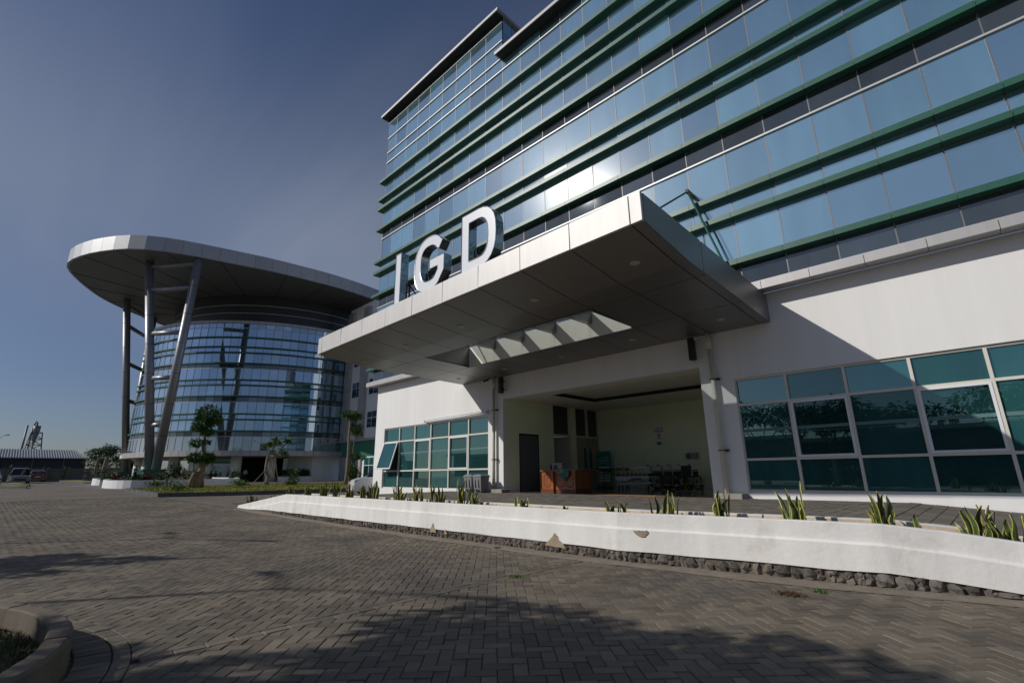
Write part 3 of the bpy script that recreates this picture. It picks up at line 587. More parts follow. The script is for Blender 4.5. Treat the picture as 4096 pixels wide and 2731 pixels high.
# parapets
part('parapet', 'parapet_grey', bld, (-23.1, -12.80, 12.50, 15.0, 22.42, 22.57))
part('parapet', 'parapet_grey', bld, (-13.02, 6, 12.50, 14.5, 19.90, 20.06))
part('parapet_joint', 'joint_dark', bld, (-12.93, 5.9, 12.56, 13.0, 19.86, 19.90), (-23.0, -12.9, 12.56, 13.0, 22.38, 22.42))
for i in range(3):
    for (z0, z1) in ((20.14, 20.6), (20.62, 21.5), (21.52, 22.38)): MB().add([(-12.93, 13.0+i*.6+.01, z0), (-12.93, 13.6+i*.6-.01, z0), (-12.93, 13.6+i*.6-.01, z1), (-12.93, 13.0+i*.6+.01, z1)], [(0, 1, 2, 3)]).build('return_pane', 'tower_glass', bld)
part('return_wall', 'mullion_grey', bld, (-22.8, -12.96, 13.05, 14.8, 19.6, 22.42))
part('roof_slab', 'concrete', bld, (-22.7, 6, 13.05, 28, 19.5, 19.85))
part('side_wall', 'dark_room', bld, (-22.76, -22.6, 13.0, 30, 5.74, 19.8))
sg = MB()
for k in range(15):
    for (z0, z1, kk) in rows: sg.add([(-22.80, 13.06+k*1.12, z0), (-22.80, 14.16+k*1.12, z0), (-22.80, 14.16+k*1.12, z1), (-22.80, 13.06+k*1.12, z1)], [(3, 2, 1, 0)])
struct(sg.build('side_glazing', 'tower_glass', bld), 'stuff')
for z in bands: part('side_fin', 'green_band', bld, (-23.21, -22.79, 13.055, 30, z-BT, z))
# ---- lobby
FZ = .515; YB = 19.77
part('lobby_floor', 'lobby_floor', bld, (-13.4, -5.2, 13.3, YB, .3, FZ))
part('lobby_back_wall', 'lobby_wall', bld, (-13.6, -5.0, YB, YB+.2, .3, 5.2))
part('lobby_side_wall', 'lobby_wall', bld, (-13.62, -13.4, 13.6, 14.19, .3, 4.3), (-13.62, -13.4, 14.19, 15.37, 2.74, 4.3), (-13.62, -13.4, 15.37, 16.30, .3, 4.3), (-13.62, -13.4, 16.30, 17.53, 4.08, 4.3), (-13.62, -13.4, 17.53, 17.90, .3, 4.3), (-13.62, -13.4, 17.90, 19.78, 4.10, 4.3))
part('lobby_side_wall', 'lobby_wall', bld, (-5.2, -5.0, 13.6, YB, .3, 5.0))
part('lobby_ceiling', 'lobby_ceiling', bld, (-13.6, -5.0, 13.58, 14.2, 4.06, 4.21), (-13.6, -11.7, 14.2, YB, 4.06, 4.21), (-11.7, -5.0, 17.1, YB, 4.06, 4.21), (-11.9, -5.0, 14.0, 17.3, 4.215, 4.3))
part('cove', 'joint_dark', bld, (-11.72, -11.69, 14.22, 17.08, 4.075, 4.21), (-11.68, -5.2, 17.085, 17.11, 4.075, 4.21))
part('leak_block_slab', 'dark_room', bld, (-22.5, 5.5, 13.65, 24, 4.4, 4.5))  # unseen slab added to block sky light leaking in over the corridor
part('skirting', 'frame_white', bld, (-13.4, -5.2, YB-.02, YB, FZ, FZ+.10), (-13.4, -13.38, 13.62, 14.15, FZ, FZ+.10), (-13.4, -13.38, 15.4, 16.28, FZ, FZ+.10))
dr = part('door', 'door_grey', bld, (-13.47, -13.41, 14.23, 15.33, FZ, 2.68)); mb = MB().tube([(-13.41, 15.22, 1.5), (-13.34, 15.22, 1.5), (-13.34, 15.12, 1.5)], .014, 6); o = link('handle', mb.mesh('handle', 'chrome_plain'), dr); o.matrix_parent_inverse = Matrix.Identity(4)
part('door_frame', 'joint_dark', bld, (-13.5, -13.39, 14.19, 14.23, FZ, 2.74), (-13.5, -13.39, 15.33, 15.37, FZ, 2.74), (-13.5, -13.39, 14.23, 15.33, 2.68, 2.74))
part('door_frame', 'frame_cream', bld, (-13.52, -13.38, 16.30, 16.35, FZ, 4.08), (-13.52, -13.38, 17.48, 17.53, FZ, 4.08), (-13.52, -13.38, 16.35, 17.48, 2.74, 2.82), (-13.52, -13.38, 17.90, 17.95, FZ, 4.10), (-13.52, -13.38, 19.72, 19.77, FZ, 4.10), (-13.52, -13.38, 17.95, 19.72, 2.74, 2.82), (-13.52, -13.38, 18.80, 18.87, 2.82, 4.10))
part('transom_pane', 'dark_glass', bld, (-13.50, -13.48, 16.35, 17.48, 2.82, 4.08)); part('transom_pane', 'dark_glass', bld, (-13.50, -13.48, 17.95, 18.80, 2.82, 4.10)); part('transom_pane', 'dark_glass', bld, (-13.50, -13.48, 18.87, 19.72, 2.82, 4.10))
mb = MB(); mb.hexa([(-13.46, 17.46, FZ), (-13.40, 17.46, FZ), (-14.35, 16.55, FZ), (-14.40, 16.60, FZ)], [(-13.46, 17.46, 2.72), (-13.40, 17.46, 2.72), (-14.35, 16.55, 2.72), (-14.40, 16.60, 2.72)]); mb.build('open_door', 'door_cream', bld)
part('corridor_wall', 'door_cream', bld, (-15.2, -15.1, 15.8, 18.0, .3, 4.2)); part('notice', 'paper', bld, (-15.09, -15.085, 16.5, 16.75, 1.85, 2.2), (-15.09, -15.085, 16.5, 16.72, 1.5, 1.78))
for y0, y1 in ((17.96, 18.83), (18.85, 19.71)):
    d = part('door_leaf', 'door_cream', bld, (-13.47, -13.42, y0, y1, FZ, 2.73)); s = 18.84
    yy = y1-.30 if y0 < 18.5 else y0+.10
    for nm, mt, bx in (('vision_pane', 'teal_glass', (-13.415, -13.41, yy, yy+.18, 1.35, 2.3)),):
        o = link(nm, MB().box(*bx).mesh(nm, mt), d); o.matrix_parent_inverse = Matrix.Identity(4)
    yh = 18.84+(-.07 if y0 < 18.5 else .07)
    o = link('handle', MB().tube([(-13.41, yh, 1.08), (-13.35, yh, 1.10), (-13.35, yh, 1.38), (-13.41, yh, 1.40)], .016, 6).mesh('handle', 'chrome_plain'), d); o.matrix_parent_inverse = Matrix.Identity(4)
# ================================================================= ENTRANCE CANOPY
can = thing('entrance_canopy', (-9.7, 10, 4.9), 'grey aluminium panel canopy with skylight projecting over the entrance', 'canopy')
CX0, CX1 = -15.85, -3.49
def tz(x): return .0115*(x+9.7)                  # the fascia is laid to a slight fall
def zb(y): return float(np.interp(y, [6.83, 8.55, 13.3], [5.255, 5.06, 4.915]))
def zt(y): return float(np.interp(y, [6.83, 13.3], [5.80, 5.65]))
JX = [CX0, -15.54]+[-15.54+1.3123*k for k in range(1, 10)]+[CX1]
g2 = .011
for a, b_ in zip(JX[:-1], JX[1:]):
    a2, b2 = a+g2, b_-g2; q1, q2 = random.gauss(0, .004), random.gauss(0, .004)
    MB().hexa([(a2, 6.83+q1, zb(6.83)+tz(a2)), (b2, 6.83-q1, zb(6.83)+tz(b2)), (b2, 6.90, zb(6.83)+tz(b2)), (a2, 6.90, zb(6.83)+tz(a2))], [(a2, 6.83+q2, zt(6.83)+tz(a2)), (b2, 6.83-q1+q2, zt(6.83)+tz(b2)), (b2, 6.90, zt(6.83)+tz(b2)), (a2, 6.90, zt(6.83)+tz(a2))]).build('fascia_panel', 'alu_fascia', can)
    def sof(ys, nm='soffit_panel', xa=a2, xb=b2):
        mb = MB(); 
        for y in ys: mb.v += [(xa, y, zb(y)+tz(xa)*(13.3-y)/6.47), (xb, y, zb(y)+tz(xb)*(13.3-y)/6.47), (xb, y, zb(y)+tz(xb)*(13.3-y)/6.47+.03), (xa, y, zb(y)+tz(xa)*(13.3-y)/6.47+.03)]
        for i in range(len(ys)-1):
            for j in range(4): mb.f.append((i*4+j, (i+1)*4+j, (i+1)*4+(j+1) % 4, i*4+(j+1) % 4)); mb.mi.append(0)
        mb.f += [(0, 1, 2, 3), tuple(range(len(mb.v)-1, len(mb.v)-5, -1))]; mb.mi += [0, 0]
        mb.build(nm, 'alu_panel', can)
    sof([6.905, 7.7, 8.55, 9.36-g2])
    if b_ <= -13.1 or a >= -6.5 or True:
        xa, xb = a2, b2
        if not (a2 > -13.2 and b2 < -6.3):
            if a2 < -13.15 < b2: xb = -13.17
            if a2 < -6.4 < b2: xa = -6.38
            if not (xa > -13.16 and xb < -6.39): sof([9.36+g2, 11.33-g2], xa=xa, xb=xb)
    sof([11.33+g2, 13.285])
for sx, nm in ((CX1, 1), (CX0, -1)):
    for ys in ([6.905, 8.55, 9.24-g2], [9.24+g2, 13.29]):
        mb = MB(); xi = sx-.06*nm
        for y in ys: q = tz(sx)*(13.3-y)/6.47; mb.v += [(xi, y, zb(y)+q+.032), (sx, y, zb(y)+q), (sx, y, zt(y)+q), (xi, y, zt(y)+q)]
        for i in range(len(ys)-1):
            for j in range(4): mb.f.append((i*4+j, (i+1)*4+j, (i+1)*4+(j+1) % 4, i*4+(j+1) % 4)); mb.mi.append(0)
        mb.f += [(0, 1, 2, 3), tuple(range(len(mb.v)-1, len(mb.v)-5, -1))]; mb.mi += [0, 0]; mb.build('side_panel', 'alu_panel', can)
def slab(x0, x1, y0, y1, t0=.09, t1=.02):
    mb = MB(); c = [(x0, y0), (x1, y0), (x1, y1), (x0, y1)]
    mb.hexa([(x, y, zb(y)+tz(x)*(13.3-y)/6.47+.045) for x, y in c], [(x, y, zt(y)+tz(x)*(13.3-y)/6.47-t1) for x, y in c]); return mb
core = MB()
for bx in ((CX0+.08, CX1-.08, 6.92, 8.55), (CX0+.08, CX1-.08, 8.55, 9.30), (CX0+.08, -13.25, 9.30, 11.40), (-6.3, CX1-.08, 9.30, 11.40), (CX0+.08, CX1-.08, 11.40, 13.25)):
    s_ = slab(*bx); core.add(s_.v, s_.f)
core.build('roof_core', 'joint_dark', can)
# skylight well: cream lining, cross beams, glass on top
def ztop(x, y): return zt(y)+tz(x)*(13.3-y)/6.47
for i in range(5):
    x0 = -13.14+i*1.348; x1 = x0+1.348-.01
    MB().hexa([(x0, 11.30, 4.98), (x1, 11.30, 4.98), (x1, 11.345, 4.98), (x0, 11.345, 4.98)], [(x0, 11.30, 5.70), (x1, 11.30, 5.70), (x1, 11.345, 5.70), (x0, 11.345, 5.70)]).build('well_lining', 'well_cream', can)
    MB().hexa([(x0, 9.37, 5.03), (x1, 9.37, 5.03), (x1, 9.41, 5.03), (x0, 9.41, 5.03)], [(x0, 9.37, 5.74), (x1, 9.37, 5.74), (x1, 9.41, 5.74), (x0, 9.41, 5.74)]).build('well_lining', 'alu_panel', can)
    if i: MB().box(x0-.10, x0+.09, 9.42, 11.29, 5.40, 5.73).build('skylight_beam', 'alu_panel', can)
    MB().box(x0+.06, x1-.06, 9.40, 11.36, 5.745, 5.755).build('skylight_pane', 'skylight_glass', can)
for x0 in (-13.18, -6.42): MB().box(x0, x0+.04, 9.38, 11.34, 5.02, 5.72).build('well_lining', 'alu_panel', can)
for x, y in ((-4.34, 8.0), (-7.06, 8.08), (-9.8, 8.13), (-12.5, 8.15), (-15.2, 8.2), (-4.36, 12.25), (-6.97, 12.3), (-9.7, 12.38), (-12.36, 12.38), (-15.0, 12.37)):
    z = zb(y)+tz(x)*(13.3-y)/6.47; d = thing if 0 else None
    MB().lathe((x, y, z-.012), [(.095, 0), (.10, .008), (.10, .03), (.0, .03)], 18).build('downlight', 'spot_trim', can)
mb = MB(); mb.tube([(-4.95, 12.62, 9.12), (-6.4, 8.2, 5.78)], .028, 8); mb.build('tie_rod', 'green_band', can)
mb = MB(); mb.tube([(-4.95, 12.60, 9.12), (-3.95, 12.60, 5.72)], .032, 8); mb.build('tie_rod', 'green_band', can)
MB().box(-4.99, -4.91, 12.55, 12.96, 9.06, 9.17).build('tie_bracket', 'rust', can)
mb = MB(); mb.tube([(-14.6, 12.62, 9.12), (-13.3, 8.2, 5.72)], .028, 8); mb.build('tie_rod', 'green_band', can)
# ================================================================= SIGN LETTERS I G D
def stroke(path, w, closed=False):
    P_ = [np.array(p, float) for p in path]; n = len(P_); L, Rr = [], []
    for i in range(n):
        a = P_[i]-P_[i-1] if (i or closed) else P_[1]-P_[0]; b_ = P_[(i+1) % n]-P_[i] if (i < n-1 or closed) else P_[-1]-P_[-2]
        a /= np.linalg.norm(a); b_ /= np.linalg.norm(b_); na, nb = np.array([-a[1], a[0]]), np.array([-b_[1], b_[0]]); m = na+nb; m /= np.linalg.norm(m); k = w/max(.45, m @ na)
        L.append(P_[i]+m*k); Rr.append(P_[i]-m*k)
    return L, Rr
def letter(nm, path, w, x0, closed, lab):
    zb_ = zt(6.83)+tz(x0+.5)+.03; YF = 6.96; D = .25
    L, Rr = stroke(path, w, closed); n = len(L); seg_ = range(n if closed else n-1)
    t_ = thing('sign_letter', (x0+.4, YF, zb_), lab, 'sign letter', 'letters of the rooftop sign')
    def p3(q, y): return (x0+q[0], y, zb_+q[1])
    face = MB(); side = MB(); rim = MB()
    for i in seg_:
        j = (i+1) % n
        face.add([p3(L[i], YF), p3(L[j], YF), p3(Rr[j], YF), p3(Rr[i], YF)], [(0, 1, 2, 3)])
        side.add([p3(L[i], YF+.004), p3(L[j], YF+.004), p3(L[j], YF+D), p3(L[i], YF+D)], [(0, 3, 2, 1)]); side.add([p3(Rr[i], YF+.004), p3(Rr[j], YF+.004), p3(Rr[j], YF+D), p3(Rr[i], YF+D)], [(0, 1, 2, 3)])
        side.add([p3(L[i], YF+D), p3(L[j], YF+D), p3(Rr[j], YF+D), p3(Rr[i], YF+D)], [(3, 2, 1, 0)])
    if not closed:
        for i in (0, n-1): side.add([p3(L[i], YF+.004), p3(Rr[i], YF+.004), p3(Rr[i], YF+D), p3(L[i], YF+D)], [(0, 1, 2, 3)])
    for S in (L, Rr):
        pts = [p3(q, YF-.004) for q in S]; pts = pts+[pts[0]] if closed else pts
        rim.tube(pts, .012, 5)
    if not closed:
        for i in (0, n-1): rim.tube([p3(L[i], YF-.004), p3(Rr[i], YF-.004)], .012, 5)
    face.build('face', 'letter_face', t_); side.build('side', 'chrome', t_); rim.build('rim', 'chrome_plain', t_)
    br = MB(); xb = x0+.35; br.tube([(xb, YF+D, zb_+.62), (xb+.12, YF+D+.55, zb_-.05)], .022, 6); br.box(xb-.02, xb+.02, YF+D, YF+D+.03, zb_-.05, zb_+.72); br.build('brace', 'black_plastic', t_); return t_
Ht, w_ = 1.56, .135
letter('I', [(.14, 0), (.14, .4), (.14, .8), (.14, 1.2), (.14, Ht)], w_, -11.39, False, 'chrome edged white letter I, leftmost on the canopy fascia')
Wg = 1.30; pg = []
for k in range(0, 29):
    a = R_(42+k*(360-42-42)/28.0); ex = .82; cx_, sx_ = math.cos(a), math.sin(a)
    pg.append((Wg/2+(Wg/2-w_)*math.copysign(abs(cx_)**ex, cx_), Ht/2+(Ht/2-w_)*math.copysign(abs(sx_)**ex, sx_)))
pg = [(Wg-w_-.02, Ht*.755)]+[p for p in pg if p[1] > Ht*.76 or p[0] < Wg*.8][:]
pg = [p for p in pg if not (p[0] > Wg*.82 and p[1] < Ht*.3)]+[(Wg-w_, Ht*.30), (Wg-w_, Ht*.47), (Wg*.52, Ht*.47)]
letter('G', pg, w_, -10.42, False, 'chrome edged white letter G, middle one on the canopy fascia')
Wd = 1.22; pd_ = [(w_, w_), (w_, .5), (w_, 1.0), (w_, Ht-w_)]+[(Wd*.50+(Wd*.50-w_)*math.sin(R_(a))**.9 if a not in (0, 180) else Wd*.50, Ht/2+(Ht/2-w_)*math.copysign(abs(math.cos(R_(a)))**.75, math.cos(R_(a)))) for a in range(0, 181, 15)]
letter('D', pd_, w_, -8.42, True, 'chrome edged white letter D, rightmost on the canopy fascia')
# ================================================================= THINGS ON AND BY THE FRONT WALL
def pipe(x, zt_, lab):
    t_ = thing('drainpipe', (x, 13.18, .52), lab, 'drainpipe')
    MB().tube([(x, 13.18, .60), (x, 13.18, zt_-.45)], .062, 12).build('pipe', 'pvc', t_, smooth=True)
    MB().tube([(x, 13.18, zt_-.47), (x, 13.18, zt_-.02)], .075, 12).build('socket', 'pvc', t_, smooth=True)
    for z in (1.72, 3.62): MB().tube([(x-.10, 13.24, z), (x-.07, 13.11, z), (x, 13.10, z), (x+.08, 13.12, z), (x+.12, 13.22, z)], .012, 5).box(x+.06, x+.15, 13.20, 13.30, z-.025, z+.025).build('bracket', 'black_plastic', t_)
pipe(-13.80, 4.95, 'cream drainpipe left of the entrance opening'); pipe(-5.10, 4.95, 'cream drainpipe right of the entrance opening')
for x0, x1, lab in ((-14.12, -13.05, 'low concrete block at the foot of the left drainpipe'), (-5.25, -4.62, 'low concrete block at the foot of the right drainpipe')):
    tag(MB().box(x0, x1, 12.85, 13.28, .50, .645).build('concrete_block', 'concrete', bev=.01), lab, 'block')
for x, lab in ((-13.30, 'tall black column loudspeaker left above the entrance'), (-5.56, 'tall black column loudspeaker right above the entrance')):
    t_ = thing('loudspeaker', (x, 13.2, 4.22), lab, 'loudspeaker')
    MB().box(x-.085, x+.085, 13.02, 13.17, 4.22, 4.86).build('cabinet', 'black_plastic', t_, bev=.01); MB().box(x-.075, x+.075, 13.012, 13.02, 4.24, 4.84).build('grille', 'black_vinyl', t_); MB().box(x-.02, x+.02, 13.17, 13.30, 4.35, 4.40).box(x-.02, x+.02, 13.17, 13.30, 4.68, 4.73).build('bracket', 'black_plastic', t_)
    MB().tube([(x+.06, 13.1, 4.22), (x+.04, 13.1, 4.17), (x-.02, 13.16, 4.16), (x-.02, 13.25, 4.2)], .006, 5).build('cable', 'black_plastic', t_)
for x, m, lab in ((-14.1, 'black_plastic', 'small black security camera under the left canopy corner'), (-5.42, 'bed_white', 'small white security camera beside the right loudspeaker')):
    t_ = thing('security_camera', (x, 13.1, 4.85), lab, 'camera')
    MB().tube([(x+.1, 13.2, 4.93), (x+.1, 13.12, 4.88), (x+.06, 13.08, 4.84)], .018, 6).build('mount', m, t_); MB().tube([(x+.08, 13.1, 4.85), (x-.02, 12.98, 4.80)], .035, 8).build('camera_body', m, t_, smooth=True); MB().tube([(x-.02, 12.98, 4.80), (x-.06, 12.935, 4.785)], .038, 8).build('hood', 'black_plastic', t_, smooth=True)
# rolled awning above the left window
t_ = thing('rolled_awning', (-16.3, 13.2, 3.5), 'thin rolled white awning tube over the left window', 'awning')
MB().tube([(-18.38, 13.2, 3.535), (-14.3, 13.2, 3.565)], .035, 8).build('roll', 'frame_white', t_, smooth=True); MB().tube([(-18.4, 13.17, 3.57), (-14.05, 13.17, 3.63)], .008, 5).build('rod', 'black_plastic', t_)
MB().box(-14.36, -14.22, 13.14, 13.3, 3.50, 3.64).build('end_bracket', 'frame_white', t_); MB().box(-18.42, -18.36, 13.14, 13.3, 3.49, 3.58).build('end_bracket', 'frame_white', t_)
# waste bins
def binthing(x, y, lab):
    t_ = thing('waste_bin', (x, y, .52), lab, 'bin')
    MB().hexa([(x-.19, y-.17, .53), (x+.19, y-.17, .53), (x+.19, y+.17, .53), (x-.19, y+.17, .53)], [(x-.235, y-.22, 1.08), (x+.235, y-.22, 1.08), (x+.235, y+.22, 1.08), (x-.235, y+.22, 1.08)]).build('body', 'bin_grey', t_, bev=.02)
    MB().box(x-.25, x+.25, y-.24, y+.24, 1.08, 1.12).hexa([(x-.25, y-.24, 1.12), (x+.25, y-.24, 1.12), (x+.25, y+.24, 1.12), (x-.25, y+.24, 1.12)], [(x-.17, y-.17, 1.185), (x+.17, y-.17, 1.185), (x+.17, y+.17, 1.185), (x-.17, y+.17, 1.185)]).build('lid', 'bin_grey', t_, bev=.01)
    MB().box(x-.12, x+.12, y-.245, y-.20, .60, .64).build('pedal', 'black_plastic', t_); MB().box(x-.10, x-.08, y-.235, y-.20, .70, 1.0).box(x+.08, x+.10, y-.235, y-.20, .70, 1.0).build('rib', 'bin_grey', t_)
binthing(-14.58, 12.75, 'grey lidded waste bin nearer the left window'); binthing(-14.02, 12.72, 'grey lidded waste bin nearer the drainpipe')
# ================================================================= LOBBY CONTENTS
F0 = FZ
def deskthing():
    t_ = thing('reception_desk', (-11.7, 14.9, F0), 'carved reddish brown wooden desk in the entrance lobby', 'desk')
    def bx(nm, m, *b_, bev=0):
        mb = MB()
        for q in b_: mb.box(*q)
        return mb.build(nm, m, t_, bev=bev)
    bx('desktop', 'wood', (-12.55, -10.86, 14.42, 15.45, F0+.74, F0+.785), bev=.006)
    bx('pedestal', 'wood', (-12.5, -11.95, 14.47, 15.4, F0+.10, F0+.74)); bx('pedestal', 'wood', (-11.42, -10.92, 14.47, 15.4, F0+.10, F0+.74)); bx('modesty_panel', 'wood', (-11.95, -11.42, 14.56, 14.6, F0+.10, F0+.74))
    bx('plinth', 'wood_dark', (-12.53, -11.92, 14.44, 15.42, F0, F0+.10)); bx('plinth', 'wood_dark', (-11.45, -10.9, 14.44, 15.42, F0, F0+.10)); bx('plinth', 'wood_dark', (-11.92, -11.45, 14.53, 14.62, F0, F0+.10))
    for xa, xb, yy in ((-12.40, -12.05, 14.47), (-11.88, -11.49, 14.56), (-11.34, -11.0, 14.47)):
        z0, z1, c = F0+.18, F0+.66, .08; o = [(xa+c, z0), (xb-c, z0), (xb, z0+c), (xb, z1-c), (xb-c, z1), (xa+c, z1), (xa, z1-c), (xa, z0+c)]; mx_, mz = (xa+xb)/2, (z0+z1)/2
        mb = MB(); n = 8; mb.add([(a, yy-.001, b_) for a, b_ in o]+[(mx_+(a-mx_)*.93, yy-.012, mz+(b_-mz)*.95) for a, b_ in o]+[(mx_+(a-mx_)*.86, yy-.002, mz+(b_-mz)*.90) for a, b_ in o], [(i, (i+1) % n, n+(i+1) % n, n+i) for i in range(n)]+[(n+i, n+(i+1) % n, 2*n+(i+1) % n, 2*n+i) for i in range(n)]); mb.build('panel_moulding', 'wood_dark', t_)
deskthing()
mb = MB(); zc = F0+.79; n = 8; vs = []
for i in range(n+1):
    for j in range(n+1):
        u, v = i/n, j/n; x = -11.75+.62*u; drop = max(0, v-.35); wv = .02*math.sin(9*u+4*v)
        tri = 1-abs(u-.62)*1.5
        vs.append((x, 14.75-.36*min(v, .35)/.35*1.0+(-.012+wv*.4)*(v > .35), zc+.004-drop*.62*max(.05, tri)))
fs = [(i*(n+1)+j, (i+1)*(n+1)+j, (i+1)*(n+1)+j+1, i*(n+1)+j+1) for i in range(n) for j in range(n)]
tag(mb.add(vs, fs).build('patterned_cloth', 'cloth_green', smooth=True), 'green patterned cloth hanging over the front of the wooden desk', 'cloth')
t_ = thing('letter_tray', (-12.05, 14.85, F0+.79), 'clear plastic drawer tray standing on the wooden desk', 'tray')
for k in range(4): MB().box(-12.18, -11.93, 14.72, 15.0, F0+.79+k*.065, F0+.795+k*.065).build('shelf', 'paper', t_)
MB().box(-12.185, -12.18, 14.72, 15.0, F0+.79, F0+1.05).box(-11.93, -11.925, 14.72, 15.0, F0+.79, F0+1.05).box(-12.18, -11.93, 15.0, 15.005, F0+.79, F0+1.05).build('side', 'paper', t_)
tag(MB().box(-12.32, -12.2, 14.75, 14.95, F0+.79, F0+.98).build('telephone', 'black_plastic', bev=.02), 'small black telephone beside the desk tray', 'telephone')
tag(MB().hexa([(-11.85, 14.6, F0+.786), (-11.5, 14.6, F0+.786), (-11.45, 14.9, F0+.786), (-11.8, 14.9, F0+.786)], [(-11.85, 14.6, F0+.80), (-11.5, 14.6, F0+.81), (-11.45, 14.9, F0+.815), (-11.8, 14.9, F0+.80)]).build('paper_sheets', 'paper'), 'loose white paper sheets on the desk beside the cloth', 'paper')
# wheelchairs
def wheelchair(loc, rot, lab):
    t_ = thing('wheelchair', loc, lab, 'wheelchair', 'wheelchairs parked by the back wall'); t_.rotation_euler = (0, 0, rot); P2 = dict(local=True)
    for s in (-1, 1):
        wb = MB().torus((s*.29, .0, .30), (1, 0, 0), .285, .016, 26, 6).torus((s*.325, .0, .30), (1, 0, 0), .245, .008, 22, 5).tube([(s*.26, 0, .30), (s*.335, 0, .30)], .03, 8)
        for k in range(8):
            a = math.pi*k/4; wb.tube([(s*.29, .03*math.cos(a), .30+.03*math.sin(a)), (s*.29, .28*math.cos(a), .30+.28*math.sin(a))], .008, 4, caps=False)
        wb.build('wheel', 'black_plastic', t_, **P2)
        MB().torus((s*.22, .42, .095), (1, 0, 0), .075, .02, 14, 6).tube([(s*.22, .42, .095), (s*.22, .38, .24)], .012, 5).build('caster', 'tyre', t_, **P2)
        MB().tube([(s*.22, -.18, .12), (s*.22, -.18, .9), (s*.22, -.26, .94), (s*.22, -.34, .93)], .013, 6).tube([(s*.22, -.18, .16), (s*.22, .38, .16), (s*.22, .42, .5), (s*.22, -.18, .5)], .012, 6).tube([(s*.22, .42, .45), (s*.22, .52, .28), (s*.22, .56, .12)], .011, 6).build('side_frame', 'chrome_plain', t_, **P2)
        MB().tube([(s*.22, -.27, .94), (s*.22, -.36, .93)], .022, 6).build('handle', 'black_vinyl', t_, **P2)
        MB().box(s*.22-.03, s*.22+.03, -.12, .26, .70, .735).box(s*.235-.006, s*.235+.006, -.12, .24, .5, .68).build('armrest', 'black_vinyl', t_, bev=.01, **P2)
        MB().box(s*.12-.08, s*.12+.08, .52, .66, .10, .12).build('footrest', 'black_plastic', t_, **P2)
    MB().box(-.22, .22, -.16, .28, .46, .50).build('seat', 'black_vinyl', t_, bev=.015, **P2)
    MB().hexa([(-.22, -.19, .50), (.22, -.19, .50), (.22, -.165, .50), (-.22, -.165, .50)], [(-.22, -.21, .90), (.22, -.21, .90), (.22, -.185, .90), (-.22, -.185, .90)]).build('backrest', 'black_vinyl', t_, bev=.008, **P2)
    MB().tube([(-.22, -.1, .18), (.22, .05, .48)], .012, 5).tube([(.22, -.1, .18), (-.22, .05, .48)], .012, 5).build('cross_brace', 'chrome_plain', t_, **P2); return t_
wc = wheelchair((-8.62, 18.75, F0), R_(-8), 'black folding wheelchair nearest the right lobby edge, seen from behind')
copy_thing(wc, (-9.22, 18.95, F0), R_(-62), 'black wheelchair turned sideways, second from the right in the lobby')
copy_thing(wc, (-9.62, 18.9, F0), R_(-66), 'black wheelchair turned sideways, third from the right in the lobby')
copy_thing(wc, (-10.02, 18.75, F0), R_(-58), 'black wheelchair beside the hospital bed, leftmost of the four')
# hospital bed and stretcher
def castr(mb, x, y, r=.07): mb.torus((x, y, F0+r), (1, .4, 0), r-.02, .022, 14, 6).tube([(x, y, F0+r), (x, y, F0+.22)], .015, 5)
t_ = thing('hospital_bed', (-10.8, 18.2, F0), 'white hospital bed with raised side rails and orange strap', 'bed')
MB().box(-11.35, -9.9, 17.85, 18.55, F0+.52, F0+.62).build('mattress', 'mattress', t_, bev=.03)
MB().box(-11.4, -9.85, 17.82, 18.58, F0+.45, F0+.52).tube([(-11.3, 18.2, F0+.24), (-10.4, 18.2, F0+.46)], .03, 6).tube([(-9.95, 18.2, F0+.24), (-10.8, 18.2, F0+.46)], .03, 6).box(-11.35, -9.9, 17.9, 17.95, F0+.22, F0+.27).box(-11.35, -9.9, 18.45, 18.5, F0+.22, F0+.27).build('bed_frame', 'bed_white', t_)
for x in (-11.3, -9.95):
    for y in (17.92, 18.48): mb = MB(); castr(mb, x, y, .075); mb.build('caster', 'tyre', t_)
mb = MB(); mb.tube([(-11.15, 17.83, F0+.86), (-9.95, 17.83, F0+.86)], .018, 6)
for k in range(7): mb.tube([(-11.1+k*.19, 17.83, F0+.50), (-11.1+k*.19, 17.83, F0+.86)], .013, 5)
mb.build('side_rail', 'chrome_plain', t_)
MB().tube([(-11.4, 17.9, F0+.45), (-11.4, 17.9, F0+.98), (-11.35, 18.2, F0+1.01), (-11.4, 18.5, F0+.98), (-11.4, 18.5, F0+.45)], .02, 6).build('headboard', 'chrome_plain', t_)
MB().hexa([(-11.30, 17.80, F0+.34), (-10.75, 17.80, F0+.34), (-10.75, 17.83, F0+.34), (-11.30, 17.83, F0+.34)], [(-11.38, 17.80, F0+.45), (-10.65, 17.80, F0+.45), (-10.65, 17.83, F0+.45), (-11.38, 17.83, F0+.45)]).build('end_panel', 'bed_white', t_)
MB().box(-11.2, -10.8, 17.80, 17.84, F0+.56, F0+.60).build('strap', 'orange', t_)
t_ = thing('stretcher', (-12.3, 18.9, F0), 'steel stretcher with thin black mattress behind the wooden desk', 'stretcher')
MB().box(-12.95, -11.5, 18.65, 19.2, F0+.78, F0+.85).build('mattress', 'black_vinyl', t_, bev=.02)
mb = MB(); mb.tube([(-12.95, 18.64, F0+.76), (-11.5, 18.64, F0+.76)], .018, 6).tube([(-12.95, 19.2, F0+.76), (-11.5, 19.2, F0+.76)], .018, 6).tube([(-12.85, 18.7, F0+.25), (-11.6, 18.7, F0+.25)], .014, 6)
for x in (-12.85, -11.6):
    for y in (18.68, 19.16): mb.tube([(x, y, F0+.14), (x, y, F0+.76)], .018, 6)
mb.build('frame', 'chrome_plain', t_)
